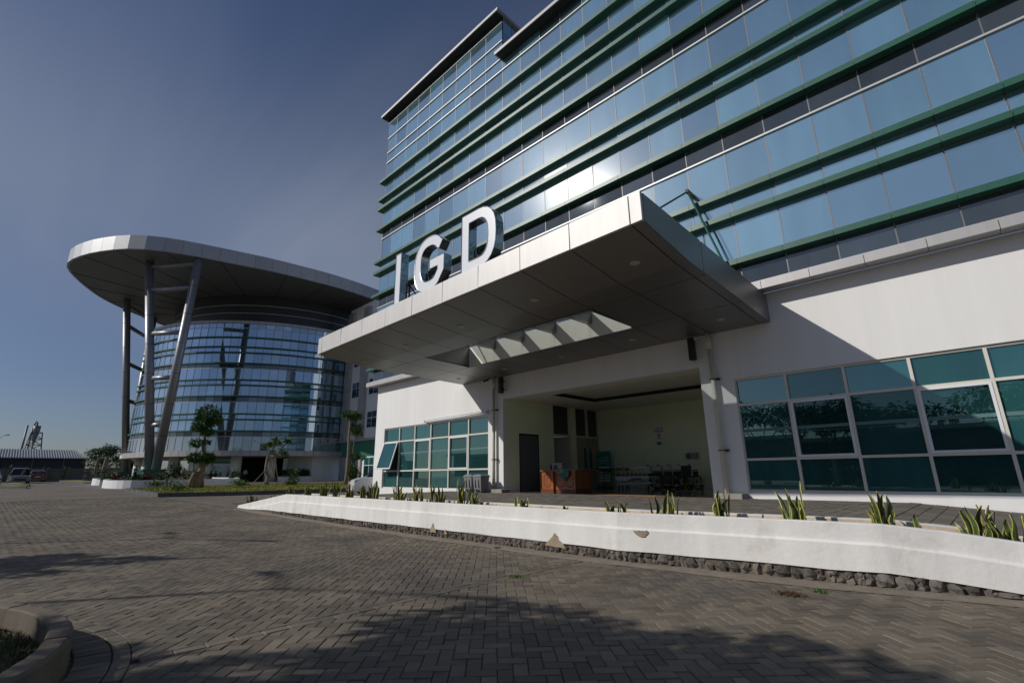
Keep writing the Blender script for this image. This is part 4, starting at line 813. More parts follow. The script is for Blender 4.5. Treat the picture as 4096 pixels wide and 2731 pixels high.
for xa, xb in ((-12.9, -12.25), (-11.95, -11.52)): MB().tube([(xa, 18.64, F0+.78), (xa+.03, 18.64, F0+1.0), (xb-.05, 18.64, F0+1.0), (xb, 18.64, F0+.78)], .014, 6).build('guard_rail', 'chrome_plain', t_)
for x in (-12.85, -11.6):
    for y in (18.68, 19.16): mb = MB(); castr(mb, x, y, .07); mb.build('caster', 'tyre', t_)
t_ = thing('drip_stand', (-10.72, 19.2, F0), 'thin metal drip stand with hooks behind the hospital bed', 'drip stand')
MB().tube([(-10.72, 19.2, F0), (-10.72, 19.2, F0+1.35)], .012, 6).build('pole', 'chrome_plain', t_)
for a in (0, 2.1, 4.2): MB().tube([(-10.72, 19.2, F0+1.35), (-10.72+.12*math.cos(a), 19.2+.12*math.sin(a), F0+1.48), (-10.72+.16*math.cos(a), 19.2+.16*math.sin(a), F0+1.52), (-10.72+.13*math.cos(a), 19.2+.13*math.sin(a), F0+1.55)], .006, 5).build('hook', 'chrome_plain', t_)
MB().tube([(-11.95, 19.25, F0), (-11.95, 19.25, F0+1.55)], .012, 6).build('drip_pole', 'chrome_plain'); tag(bpy.data.objects['drip_pole'], 'plain upright metal pole behind the stretcher', 'pole')
# roll-up banner
t_ = thing('rollup_banner', (-12.9, 19.35, F0), 'teal roll-up banner reading LAYANAN PENGADUAN beside the double door', 'banner')
MB().box(-13.28, -12.56, 19.36, 19.366, F0+.05, F0+1.62).build('sheet', 'banner_teal', t_); MB().box(-13.28, -12.56, 19.352, 19.358, F0+.10, F0+.85).build('lower_print', 'banner_olive', t_); MB().box(-13.32, -12.52, 19.30, 19.42, F0, F0+.05).build('foot', 'steel_dark', t_)
for k, (s_, zz_, hh) in enumerate((('LAYANAN', 1.30, .095), ('PENGADUAN', 1.18, .095), ('RSUD dr. ISKAK', 1.08, .05))): inst('lettering', textmesh(s_, hh, 'banner_text'), t_, (-12.92, 19.355, F0+zz_), (math.pi/2, 0, 0), local=False)
for k in range(6): MB().box(-13.22, -12.62, 19.345, 19.351, F0+.86-.115*k, F0+.93-.115*k).build('text_bar', 'banner_text', t_)
# signs on the back wall
t_ = thing('warning_sign', (-10.27, YB, 2.87), 'white wall sign PERHATIAN KAMERA CCTV with red line', 'sign')
MB().box(-10.49, -10.05, YB-.012, YB-.001, 2.87, 3.09).build('plate', 'paper', t_); MB().box(-10.49, -10.05, YB-.016, YB-.0125, 2.87, 2.895).build('red_line', 'sign_red', t_)
for s_, zz_, hh, xx in (('PERHATIAN!', 3.03, .055, -10.2), ('AREA INI DILENGKAPI', 2.99, .028, -10.2), ('KAMERA CCTV', 2.915, .062, -10.27)): inst('lettering', textmesh(s_, hh, 'ink'), t_, (xx, YB-.014, zz_), (math.pi/2, 0, 0), local=False)
t_ = thing('no_smoking_sign', (-10.27, YB, 2.55), 'white no smoking sign with red circle below the camera sign', 'sign')
MB().box(-10.37, -10.18, YB-.012, YB-.001, 2.55, 2.85).build('plate', 'paper', t_); MB().torus((-10.275, YB-.014, 2.73), (0, 1, 0), .058, .009, 20, 4).tube([(-10.315, YB-.014, 2.77), (-10.235, YB-.014, 2.69)], .008, 4).build('prohibition_ring', 'sign_red', t_); MB().box(-10.315, -10.235, YB-.0135, YB-.0125, 2.722, 2.737).build('cigarette', 'ink', t_)
for s_, zz_ in (('DILARANG', 2.61), ('MEROKOK', 2.575)): inst('lettering', textmesh(s_, .032, 'ink'), t_, (-10.275, YB-.014, zz_), (math.pi/2, 0, 0), local=False)
t_ = thing('wall_sticker', (-10.2, YB, 2.3), 'small green and white sticker on the lobby back wall', 'sticker'); MB().box(-10.40, -10.19, YB-.008, YB-.001, 2.32, 2.45).build('green_half', 'sign_green', t_); MB().box(-10.19, -10.03, YB-.009, YB-.001, 2.32, 2.46).build('white_half', 'paper', t_)
t_ = thing('suggestion_box', (-8.85, 19.65, 1.7), 'wall-mounted suggestion box reading KOTAK SARAN', 'box'); MB().box(-9.06, -8.64, 19.60, YB-.001, 1.70, 1.93).build('box', 'door_cream', t_, bev=.005); MB().box(-9.04, -8.66, YB-.02, YB-.001, 1.93, 2.08).build('back_plate', 'paper', t_); MB().box(-9.10, -8.9, 19.58, 19.584, 1.69, 1.92).build('cover', 'acrylic', t_)
for s_, zz_ in (('KOTAK', 1.83), ('SARAN', 1.76)): inst('lettering', textmesh(s_, .075, 'sign_green'), t_, (-8.87, 19.595, zz_), (math.pi/2, 0, 0), local=False)
mb = MB(); mb.hexa([(-9.1, 13.0, .527), (-7.0, 12.85, .527), (-6.6, 13.35, .527), (-8.5, 13.5, .527)], [(-9.1, 13.0, .535), (-7.0, 12.85, .535), (-6.6, 13.35, .54), (-8.5, 13.5, .54)]); tag(mb.build('cardboard_sheet', 'cardboard'), 'flat brown cardboard sheet on the lobby threshold', 'cardboard')
# ================================================================= CARS
def car(loc, rot, paint, lab, L=4.2, W=1.7, H=1.68, plate=None):
    t_ = thing('parked_car', loc, lab, 'car'); t_.rotation_euler = (0, 0, rot)
    # stations along length (x forward): x, z floor, z belt, z roof, half width low, half width roof
    S = [(-.5, .30, .80, .84, .80, .78), (-.485, .26, .92, 1.10, .92, .78), (-.46, .24, .96, .94*H, .97, .74), (-.38, .22, .98, .985*H, 1, .76), (-.05, .20, .98, H, 1, .78), (.10, .20, .97, .985*H, 1, .76), (.16, .20, .96, .93*H, 1, .74), (.30, .20, .94, .95, 1, .82), (.40, .22, .88, .885, .98, .80), (.46, .24, .80, .80, .93, .76), (.495, .28, .66, .66, .80, .68)]
    body, win = MB(), MB(); rings = []
    for fx, z0, zbelt, zr, wl, wr in S:
        x = fx*L; h = W/2; zb2 = zbelt if zr > zbelt+.03 else zr-.012
        rings.append([(x, -h*wl*.92, z0), (x, -h*wl, z0+.22), (x, -h*wl, (z0+zb2)/2+.06), (x, -h*wl*.97, zb2), (x, -h*wr, zr-.02), (x, -h*wr*.55, zr+.012), (x, 0, zr+.022), (x, h*wr*.55, zr+.012), (x, h*wr, zr-.02), (x, h*wl*.97, zb2), (x, h*wl, (z0+zb2)/2+.06), (x, h*wl, z0+.22), (x, h*wl*.92, z0)])
    for i in range(len(rings)-1):
        for j in range(12):
            q = [rings[i][j], rings[i+1][j], rings[i+1][j+1], rings[i][j+1]]
            isw = (j in (3, 8) and 1 <= i <= 6) or (j in (4, 5, 6, 7) and i == 6) or (j in (4, 5, 6, 7) and i == 1)
            (win if isw else body).add(q, [(3, 2, 1, 0)])
    for rg in (rings[0], rings[-1]): body.add(rg, [tuple(range(13)) if rg is rings[-1] else tuple(range(12, -1, -1))])
    body.build('body', paint, t_, smooth=True, local=True); win.build('windows', 'car_glass', t_, local=True)
    for fx in (-.31, .315):
        for s in (-1, 1):
            y = s*(W/2-.09); wh_ = MB().torus((fx*L, y, .31), (0, 1, 0), .225, .085, 22, 8).build('wheel', 'tyre', t_, smooth=True, local=True)
            rm = MB().tube([(fx*L, y+s*.07, .31), (fx*L, y+s*.085, .31)], .10, 12)
            for k in range(5):
                a = 2*math.pi*k/5; rm.tube([(fx*L, y+s*.08, .31), (fx*L+.17*math.cos(a), y+s*.08, .31+.17*math.sin(a))], .025, 5)
            rm.torus((fx*L, y+s*.075, .31), (0, 1, 0), .175, .018, 18, 5); o = link('rim', rm.mesh('rim', 'chrome_plain'), wh_, local=True)
    for s in (-1, 1):
        MB().hexa([(.462*L, s*W*.46, .66), (.487*L, s*W*.30, .62), (.475*L, s*W*.30, .62), (.40*L, s*W*.475, .70)], [(.452*L, s*W*.465, .80), (.470*L, s*W*.34, .74), (.46*L, s*W*.34, .74), (.39*L, s*W*.478, .82)]).build('headlight', 'lamp_glass', t_, local=True)
        MB().box(-.503*L, -.47*L, s*W*.42-.08, s*W*.42+.08, .78, 1.0).build('tail_light', 'plate_red', t_, local=True)
        MB().hexa([(.18*L, s*W*.50, .98), (.20*L, s*W*.50, .98), (.20*L, s*W*.60, 1.0), (.18*L, s*W*.60, 1.0)], [(.18*L, s*W*.50, 1.10), (.20*L, s*W*.50, 1.10), (.20*L, s*W*.60, 1.13), (.18*L, s*W*.60, 1.13)]).build('door_mirror', paint, t_, local=True)
        MB().box(.05*L, .052*L, s*(W/2+.001)-.002, s*(W/2+.001)+.002, .35, .95).build('door_seam', 'black_plastic', t_, local=True)
    MB().box(.485*L, .503*L, -.48, .48, .34, .56).build('grille', 'black_plastic', t_, local=True); MB().box(.50*L, .508*L, -.23, .23, .42, .53).build('number_plate', plate or 'black_plastic', t_, local=True)
    MB().box(.46*L, .512*L, -W*.46, W*.46, .22, .32).build('bumper', paint, t_, local=True, bev=.03); MB().box(-.506*L, -.5*L, -.25, .25, .62, .74).build('rear_plate', 'bed_white', t_, local=True); return t_
car((-24.35, 15.2, zg(-24, 15)-.01), R_(-112), 'car_white', 'white parked car half hidden behind the left corner of the white wall', plate='plate_red')
car((-84.0, 1.75, zg(-82, 1)), R_(2), 'car_silver', 'silver parked people carrier facing the camera at the left edge', L=4.7, W=1.83, H=1.80)
car((-91, 3.45, zg(-91, 3)), R_(184), 'car_red', 'dark red parked hatchback seen from behind beside the silver car', L=3.7, H=1.5)
car((-66.5, -.75, zg(-66, -1)), R_(6), 'car_silver', 'car cut off by the left picture edge with its mirror showing', L=4.5, H=1.75)
mat('dark_panel', (0.05, 0.055, 0.06), 0.35, metal=0.2)
# ================================================================= ROUND BUILDING
DC = np.array([-80.6, 29.4]); DR = 18.5
def cy(a, R, z): return (DC[0]+R*math.cos(R_(a)), DC[1]+R*math.sin(R_(a)), z)
drum = thing('round_building', (DC[0], DC[1], zg(-75, 25)), 'round glass building with green fins under a huge overhanging disc roof', 'building')
drails = [5.90, 10.10, 14.30]; dbands = [6.63, 8.01, 8.69, 10.85, 12.24, 12.90, 15.0, 16.37, 17.10, 18.36]
hz = sorted(drails+dbands); rows = [(4.25, 5.86, 'drum_base_glass')]
for a, b_ in zip(hz[:-1], hz[1:]):
    rows.append((a+.03 if a in drails else a, (b_-.03) if b_ in drails else b_-.16, 'strip_glass' if a in drails else 'drum_glass'))
rows += [(18.36, 19.50, 'drum_glass'), (19.58, 20.12, 'drum_glass')]
ST = 3.1; A0 = -86.8; NC = 30
cells = []
for i in range(NC):
    a0, a1 = A0+i*ST+.035, A0+(i+1)*ST-.035
    for z0, z1, k in rows: cells.append((a0, a1, z0, z1, k))
cells.sort(key=lambda c: -shows([cy(c[0], DR, c[2]), cy(c[1], DR, c[2]), cy(c[1], DR, c[3]), cy(c[0], DR, c[3])]))
rest = {}
for q, (a0, a1, z0, z1, k) in enumerate(cells):
    j = random.gauss(0, .0022); j2 = random.gauss(0, .0015)
    vs = [cy(a0, DR+j+j2, z0), cy(a1, DR-j+j2, z0), cy(a1, DR-j-j2, z1), cy(a0, DR+j-j2, z1)]
    if q < 300: MB().add(vs, [(0, 1, 2, 3)]).build('pane', k, drum)
    else: rest.setdefault(k, MB()).add(vs, [(0, 1, 2, 3)])
for k, mb in rest.items(): struct(mb.build('glazing', k, drum), 'stuff')
def ring(R0, R1, z0, z1, a0, a1, step=ST):
    mb = MB(); n = max(1, int(round((a1-a0)/step)))
    for i in range(n+1):
        a = a0+(a1-a0)*i/n; mb.v += [cy(a, R0, z0), cy(a, R1, z0), cy(a, R1, z1), cy(a, R0, z1)]
    for i in range(n):
        for j in range(4): mb.f.append((i*4+j, i*4+(j+1) % 4, (i+1)*4+(j+1) % 4, (i+1)*4+j)); mb.mi.append(0)
    mb.f += [(3, 2, 1, 0), tuple(range(len(mb.v)-4, len(mb.v)))]; mb.mi += [0, 0]; return mb
AE = A0+NC*ST
for i in range(NC+1): MB().tube([cy(A0+i*ST, DR+.005, 4.25), cy(A0+i*ST, DR+.005, 20.1)], .028, 4).build('mullion', 'mullion_grey', drum)
for z in dbands: ring(DR-.05, DR+.26, z-.16, z, A0, AE).build('fin', 'green_band', drum)
for z in drails+[19.54]: ring(DR-.03, DR+.05, z-.035, z+.03, A0, AE).build('rail', 'rail_white', drum)
for i in range(NC): ring(DR-.1, DR+.12, 20.14, 20.5, A0+i*ST+.04, A0+(i+1)*ST-.04).build('parapet_panel', 'alu_ledge', drum)
for i in range(NC): ring(DR-.3, DR+.42, 3.60, 4.22, A0+i*ST+.05, A0+(i+1)*ST-.05).build('fascia_panel', 'alu_ledge', drum)
ring(0.5, DR+.3, 3.63, 4.1, A0-40, AE+10).build('floor_slab', 'drum_column', drum)
ring(0.5, DR-.35, 4.3, 20.2, A0-40, AE+30).build('core', 'dark_room', drum)
ring(0.5, DR-2.9, 20.2, 25.05, A0-20, AE+15).build('upper_wall', 'dark_panel', drum)
for z in (22.5, 23.6): ring(DR-3.0, DR-2.84, z-.04, z+.04, A0-20, AE+15).build('rail', 'rail_white', drum)
# roof disc
edge = [(-58.6, 36), (-58.35, 33), (-57.75, 29.7), (-57.5, 25.7), (-57.7, 21.9), (-58.05, 18.3), (-59.2, 12.7), (-59.95, 9.7), (-60.75, 7.65), (-61.85, 5.95), (-63.25, 4.6), (-65.7, 3.05), (-67.5, 2.2), (-69.8, 1.4), (-72.2, 1.05), (-74.6, 1.43), (-77.1, 2.3), (-80, 3.55), (-83.6, 5.5), (-87.2, 8.5), (-90, 11.5), (-92.2, 13.9), (-96.5, 20), (-99, 28), (-98, 36)]
def resample(p, d):
    out = [p[0]]; acc = 0
    P_ = []
    for i in range(len(p)-1):                    # Catmull-Rom
        a, b_, c, e = [np.array(p[max(0, min(len(p)-1, i+k))], float) for k in (-1, 0, 1, 2)]
        for t_ in np.linspace(0, 1, 20, endpoint=False): P_.append(.5*((2*b_)+(-a+c)*t_+(2*a-5*b_+4*c-e)*t_*t_+(-a+3*b_-3*c+e)*t_**3))
    P_.append(np.array(p[-1], float)); out = [P_[0]]
    for q in P_[1:]:
        if np.linalg.norm(q-out[-1]) >= d: out.append(q)
    return out
ep = resample(edge, 1.65); RZ0, RZ1 = 25.0, 26.62; rc = np.array([-79.0, 25.0])
def inw(q, d): v = rc-q; return q+v/np.linalg.norm(v)*d
for a, b_ in zip(ep[:-1], ep[1:]):
    a2, b2 = a+(b_-a)*.008, b_-(b_-a)*.008; ai, bi = inw(a2, .25), inw(b2, .25)
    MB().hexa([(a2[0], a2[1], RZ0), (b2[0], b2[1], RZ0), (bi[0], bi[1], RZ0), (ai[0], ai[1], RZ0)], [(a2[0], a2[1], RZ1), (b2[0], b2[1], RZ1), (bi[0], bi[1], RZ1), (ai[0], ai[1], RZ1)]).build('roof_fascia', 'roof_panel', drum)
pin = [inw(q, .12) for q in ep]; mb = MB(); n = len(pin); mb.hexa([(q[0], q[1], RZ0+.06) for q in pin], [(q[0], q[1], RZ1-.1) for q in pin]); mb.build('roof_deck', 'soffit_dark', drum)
xs_ = [q[0] for q in pin]; 
for k in range(14):                               # soffit panel joints, radial lines below the deck
    q = pin[int((k+1)*n/16)]; d = inw(q, 16 if k % 2 else 24); MB().tube([(q[0], q[1], RZ0+.055), (d[0], d[1], RZ0+.055)], .035, 4).build('soffit_joint', 'joint_dark', drum)
# raking tube columns
def leg(p0, p1, nm='column'):
    p0, p1 = np.array(p0, float), np.array(p1, float); c = MB().tube([p0, p1], .42, 18).build(nm, 'column_metal', drum, smooth=True)
    for k in range(1, 7):
        q = p0+(p1-p0)*k/7; d = (p1-p0)/np.linalg.norm(p1-p0); o = link('joint_ring', MB().tube([q-d*.02, q+d*.02], .424, 18, caps=False).mesh('joint_ring', 'joint_dark'), c); o.matrix_parent_inverse = Matrix.Identity(4)
V1b, V1a, V1c = np.array([-61.35, 10.53, 2.0]), np.array([-65.14, 7.66, 25.03]), np.array([-60.21, 11.4, 25.03])
V2b, V2a, V2c = np.array([-84.0, 11.79, 2.0]), np.array([-81.9, 8.0, 25.03]), np.array([-89.45, 12.41, 25.03])
leg(V1b, V1a); leg(V1b+[.55, .42, 0], V1c); leg(V2b, V2a); leg(V2b+[-.6, .1, 0], V2c)
for z in (6.48, 11.43, 16.42, 21.55, 24.4):
    t_ = (z-2)/23.03
    for b0, t0, b1, t1 in ((V1b, V1a, V1b+[.55, .42, 0], V1c), (V2b, V2a, V2b+[-.6, .1, 0], V2c)): MB().tube([b0+(t0-b0)*t_, b1+(t1-b1)*t_], .26, 14).build('cross_tube', 'column_metal', drum, smooth=True)
for b0 in (V1b+[.28, .2, 0], V2b+[-.3, 0, 0]): MB().box(b0[0]-1.0, b0[0]+1.0, b0[1]-.85, b0[1]+.85, .3, 1.85).box(b0[0]-1.12, b0[0]+1.12, b0[1]-.97, b0[1]+.97, 1.85, 2.02).build('pedestal', 'green_band', drum)
for a in (-84, -75.6, -70, -59.3, -49.8, -33.6, -20.7, -44): MB().tube([cy(a, DR-1.4, .3), cy(a, DR-1.4, 3.65)], .62 if a not in (-44, -70) else .45, 18).build('ground_column', 'drum_column', drum, smooth=True)
ring(DR-1.3, DR-1.0, .2, 3.65, -4.8, 8).build('ground_wall', 'wing_white', drum)
mb = MB(); p = [cy(-4.8, DR-1.0, 0), cy(-4.8, DR-1.3, 0), cy(-13, DR-4.4, 0), cy(-12.5, DR-4.1, 0)]; mb.hexa([(q[0], q[1], .2) for q in p], [(q[0], q[1], 3.65) for q in p]); mb.build('ground_wall', 'wing_white', drum)
ring(10.6, 10.9, .2, 3.65, -40, -8).build('ground_wall', 'dark_room', drum); ring(14.0, 14.2, .2, 3.65, -15, -9).build('entrance_glass', 'dark_glass', drum)  # dark_room ring paints the deep shade inside the open ground floor
ring(DR-1.9, DR-.5, .2, 1.15, -17.5, -4.9).build('planter_box', 'wing_white', drum)
# ================================================================= REAR WING
wing = thing('office_wing', (-57, 31.2, .5), 'white office wing with grey pilasters and green band between the round building and the tower', 'building')
WY = 31.2
def wp(nm, m, *bx, bev=0): return part(nm, m, wing, *bx)
wp('wall', 'wing_white', (-62.3, -30, WY, WY+.4, 5.6, 24)); wp('wall', 'wing_white', (-62.3, -30, WY+.05, WY+.4, .2, 3.45)); wp('green_panel', 'green_panel', (-62.2, -30, WY-.02, WY+.3, 3.47, 5.35)); wp('ledge', 'alu_ledge', (-62.3, -30, WY-.35, WY+.1, 5.35, 5.65))
for x in (-62.0, -57.75, -52.2, -47): 
    for k in range(11): wp('pilaster_panel', 'alu_ledge', (x, x+1.35, WY-.42, WY-.001, 5.68+k*1.6, 5.68+(k+1)*1.6-.03))
    wp('pilaster', 'alu_ledge', (x+.1, x+1.2, WY-.2, WY, .3, 3.46))
def wwin(x0, x1, z0, z1, nx, nz, glassm='dark_glass'):
    fr = wp('window', 'frame_white', (x0-.08, x1+.08, WY-.06, WY+.02, z0-.08, z0), (x0-.08, x1+.08, WY-.06, WY+.02, z1, z1+.08), (x0-.08, x0, WY-.06, WY+.02, z0, z1), (x1, x1+.08, WY-.06, WY+.02, z0, z1))
    for i in range(nx):
        for j in range(nz):
            a, b_ = x0+(x1-x0)*i/nx+.04, x0+(x1-x0)*(i+1)/nx-.04; zs = [z0, z0+(z1-z0)*.6, z1] if nz == 2 else [z0, z1]
            o = link('pane', MB().box(a, b_, WY-.045, WY-.04, zs[j]+.04, zs[j+1]-.04).mesh('pane', glassm), fr); o.matrix_parent_inverse = Matrix.Identity(4)
    o = link('bars', MB().box(x0, x1, WY-.03, WY-.005, z0, z1).mesh('bars', 'frame_white'), fr); o.matrix_parent_inverse = Matrix.Identity(4)
for zf_ in (6.9, 11.1, 15.3, 19.5):
    for x in (-60.2, -55.8, -50.4): wwin(x, x+2.3, zf_, zf_+2.05, 2, 2)
for x in (-60.2, -55.8, -50.4): wwin(x, x+2.3, .95, 3.3, 2, 2, 'teal_glass')
# block behind the open ground floor
rb = thing('rear_block', (-100, 33, .8), 'white rear block with green strip seen through the columns under the round building', 'building')
part('wall', 'wing_white', rb, (-108, -107.5, 25, 60, .3, 7)); part('green_strip', 'green_panel', rb, (-107.5, -107.4, 24, 60, 3.7, 5.0))
for k in range(9):
    y = 25.5+k*2.6; f_ = part('window', 'frame_white', rb, (-107.49, -107.35, y, y+2.0, .9, 3.4))
    for i in range(3):
        for j in range(2): o = link('pane', MB().box(-107.34, -107.33, y+.08+i*.64, y+.08+i*.64+.56, 1.0+j*1.2, 2.1+j*1.2).mesh('pane', 'teal_glass'), f_); o.matrix_parent_inverse = Matrix.Identity(4)
# ================================================================= BEDS, LAWN, KERBS
def arcwall(nm, pts, h, th, lab, matn='wing_white', cat='planter'):
    t_ = thing(nm, (pts[0][0], pts[0][1], zg(*pts[0])), lab, cat); P_ = resample(pts, .6); n = len(P_); mb = MB()
    for i, q in enumerate(P_):
        d = P_[min(i+1, n-1)]-P_[max(i-1, 0)]; d = d/np.linalg.norm(d); nn = np.array([-d[1], d[0]])*th; g_ = zg(*q)
        mb.v += [(q[0], q[1], g_-.1), (q[0], q[1], g_+h), (q[0]+nn[0], q[1]+nn[1], g_+h), (q[0]+nn[0], q[1]+nn[1], g_-.1)]
    for i in range(n-1):
        for j in range(4): mb.f.append((i*4+j, i*4+(j+1) % 4, (i+1)*4+(j+1) % 4, (i+1)*4+j)); mb.mi.append(0)
    mb.f += [(0, 1, 2, 3), tuple(range(4*n-1, 4*n-5, -1))]; mb.mi += [0, 0]; mb.build('bed_wall', matn, t_)
    m2 = MB(); c = P_; m2.add([(q[0], q[1], zg(*q)+h-.12) for q in c], [tuple(range(n))]); m2.build('bed_soil', 'soil', t_); return t_
arcwall('planting_bed', [(-70, 9.5), (-60, 7.2), (-56.2, 6.5), (-54.0, 6.25), (-51.5, 6.5), (-50.0, 7.3), (-49.4, 8.5), (-49.0, 10.5), (-50, 14), (-55, 17), (-62, 16.5)], .62, .16, 'long white curved planting bed around the raking columns')
arcwall('planting_bed', [(-90, 12.5), (-75, 8.6), (-68.5, 7.1), (-66.0, 6.75), (-64.2, 7.1), (-64.3, 8.2), (-66, 9.6), (-75, 12)], .62, .16, 'small white rounded planting bed behind the longer one on the left')
lawn = [(-43.3, 6.25), (-32.3, 6.1), (-30.9, 8.9), (-29.6, 14.5), (-29.2, 20.5), (-33, 24), (-42, 21), (-45.5, 14), (-46.5, 9.5)]
mb = MB(); cx_, cy_ = -38, 13
for i in range(len(lawn)):
    a, b_ = lawn[i], lawn[(i+1) % len(lawn)]
    for s in range(6):
        p0 = [a[k]+(b_[k]-a[k])*s/6 for k in (0, 1)]; p1 = [a[k]+(b_[k]-a[k])*(s+1)/6 for k in (0, 1)]
        mb.add([(p0[0], p0[1], zg(*p0)+.12), (p1[0], p1[1], zg(*p1)+.12), (cx_, cy_, zg(cx_, cy_)+.16)], [(0, 1, 2)])
struct(mb.build('lawn', 'lawn'))
def inpoly(x, y, P_):
    c = False; n = len(P_)
    for i in range(n):
        x0, y0 = P_[i]; x1, y1 = P_[(i+1) % n]
        if (y0 > y) != (y1 > y) and x < (x1-x0)*(y-y0)/(y1-y0)+x0: c = not c
    return c
pts = []
while len(pts) < 26000:
    x, y = random.uniform(-46.5, -29), random.uniform(6, 24)
    if inpoly(x, y, lawn): pts.append((x, y, zg(x, y)+.12))
mat('lawn_blade', (0.21, 0.22, 0.03), 0.8, rnd=0.35, attr='rnd')
o = grass_mesh('lawn_grass', pts, .05, .11, 'lawn_blade', .02, 1.0); struct(o, 'stuff')
kb = thing('lawn_kerb', (-32.3, 6.1, zg(-32, 6)), 'dark concrete kerb stones edging the front lawn', 'kerb')
for i in range(4 if 1 else 9):
    a, b_ = [np.array(q) for q in (lawn[i], lawn[(i+1)])]; L = np.linalg.norm(b_-a); n = int(L/.6); d = (b_-a)/L; nn = np.array([-d[1], d[0]])
    for k in range(n):
        p0 = a+d*(k*L/n+.012); p1 = a+d*((k+1)*L/n-.012); g_ = zg(*p0)
        c = [p0, p1, p1+nn*.16, p0+nn*.16]; MB().hexa([(q[0], q[1], g_-.05) for q in c], [(q[0], q[1], g_+.20+random.uniform(-.01, .01)) for q in c]).build('kerb_stone', 'kerb_grey', kb)
for nm, P_, lab in (('verge', [(-103, 6.5), (-76, 7.0), (-74, 8.4), (-103, 9)], 'strip of grass verge with a low kerb left of the small planting bed'), ('verge', [(-62, -.5), (-57.6, 1.75), (-59.5, 1.9), (-66, 0)], 'narrow grass parking island in front of the parked cars at left'), ('verge', [(-76, .3), (-66, 2.15), (-67.5, 2.3), (-78, .9)], 'second grass parking island directly before the silver car')):
    t_ = thing(nm, (P_[0][0], P_[0][1], zg(*P_[0])), lab, 'verge'); m2 = MB(); m2.hexa([(x, y, zg(x, y)-.1) for x, y in P_], [(x, y, zg(x, y)+.17) for x, y in P_]); m2.build('kerb', 'kerb_grey', t_)
    ctr = np.mean(np.array(P_), 0); m3 = MB(); m3.add([(ctr[0]+(x-ctr[0])*.95, ctr[1]+(y-ctr[1])*.82, zg(x, y)+.178) for x, y in P_], [(0, 1, 2, 3)]); m3.build('turf', 'lawn', t_)
# ================================================================= TREES AND PLANTS
def leafcloud(mb, rv, c, rad, n, size, shell=.55, droop=.3, squash=1.0):
    for _ in range(n):
        v = np.array([random.gauss(0, 1) for _ in range(3)]); v /= np.linalg.norm(v)+1e-9; r = (shell+(1-shell)*random.random())*(.82+.36*random.random()); p = np.array(c)+v*np.array(rad)*r
        d = v*np.array([1, 1, .4])+np.array([random.gauss(0, .45), random.gauss(0, .45), random.gauss(0, .3)-droop]); d /= np.linalg.norm(d)+1e-9; s_ = np.cross(d, [random.gauss(0, .4), random.gauss(0, .4), 1]); s_ /= np.linalg.norm(s_)+1e-9
        L = size*random.uniform(.6, 1.25); W = L*.22; up = np.cross(s_, d)*L*.06
        mb.add([p, p+d*L*.45+s_*W+up, p+d*L-np.array([0, 0, L*.12]), p+d*L*.45-s_*W+up], [(0, 1, 2, 3)]); rv.append(random.random())
def tree(nm, base, trunk, crowns, lab, cat='tree', leafm='leaf', barkm='bark', leaf=.22, group=None, dens=1.0):
    base = np.array(base, float); t_ = thing(nm, tuple(base), lab, cat, group)
    for path, r0, r1 in trunk:
        P_ = [base+np.array(p) for p in path]; n = len(P_); MB().tube(P_, [r0+(r1-r0)*i/(n-1) for i in range(n)], 9).build('trunk' if path is trunk[0][0] else 'branch', barkm, t_, smooth=True)
    for c, rad, n in crowns:
        mb, rv = MB(), []; leafcloud(mb, rv, base+np.array(c), rad, int(n*dens), leaf); mb.build('crown', leafm, t_, rnd=rv)
    return t_
Zg = lambda x, y: (x, y, zg(x, y))
# topiary tree on the lawn
tree('topiary_tree', (-40.6, 9.93, zg(-40, 10)+.1), [([(0, -.05, -.1), (.05, -.1, .5), (0, -.02, 1.0), (0, .15, 1.5), (0, .12, 2.1), (0, -.02, 3.0), (0, -.04, 3.9), (0, -.1, 5.4)], .30, .06), ([(0, -.35, -.1), (0, -.42, .55), (0, -.32, 1.0), (0, .05, 1.15)], .22, .16), ([(0, .3, -.05), (.1, .18, .5), (0, .02, 1.0)], .13, .15), ([(0, -.38, .8), (0, -.45, 1.7), (0, -.40, 2.2), (0, -.48, 3.0)], .05, .03)],
     [((0, -.05, 5.2), (.75, .72, .72), 760), ((0, -.25, 4.55), (.62, .6, .42), 420), ((0, .45, 4.85), (.5, .5, .4), 300), ((0, -.5, 4.3), (.4, .42, .26), 200), ((0, .1, 4.0), (.45, .42, .22), 200), ((0, -.5, 3.2), (.3, .38, .24), 170), ((0, .1, 3.28), (.18, .26, .12), 90), ((0, .0, 2.2), (.6, .72, .36), 520), ((0, .42, 2.05), (.4, .42, .28), 220), ((0, -.55, 2.15), (.35, .38, .26), 190)], 'tall topiary tree with stacked leaf balls and a gnarled trunk on the front lawn', leaf=.26)
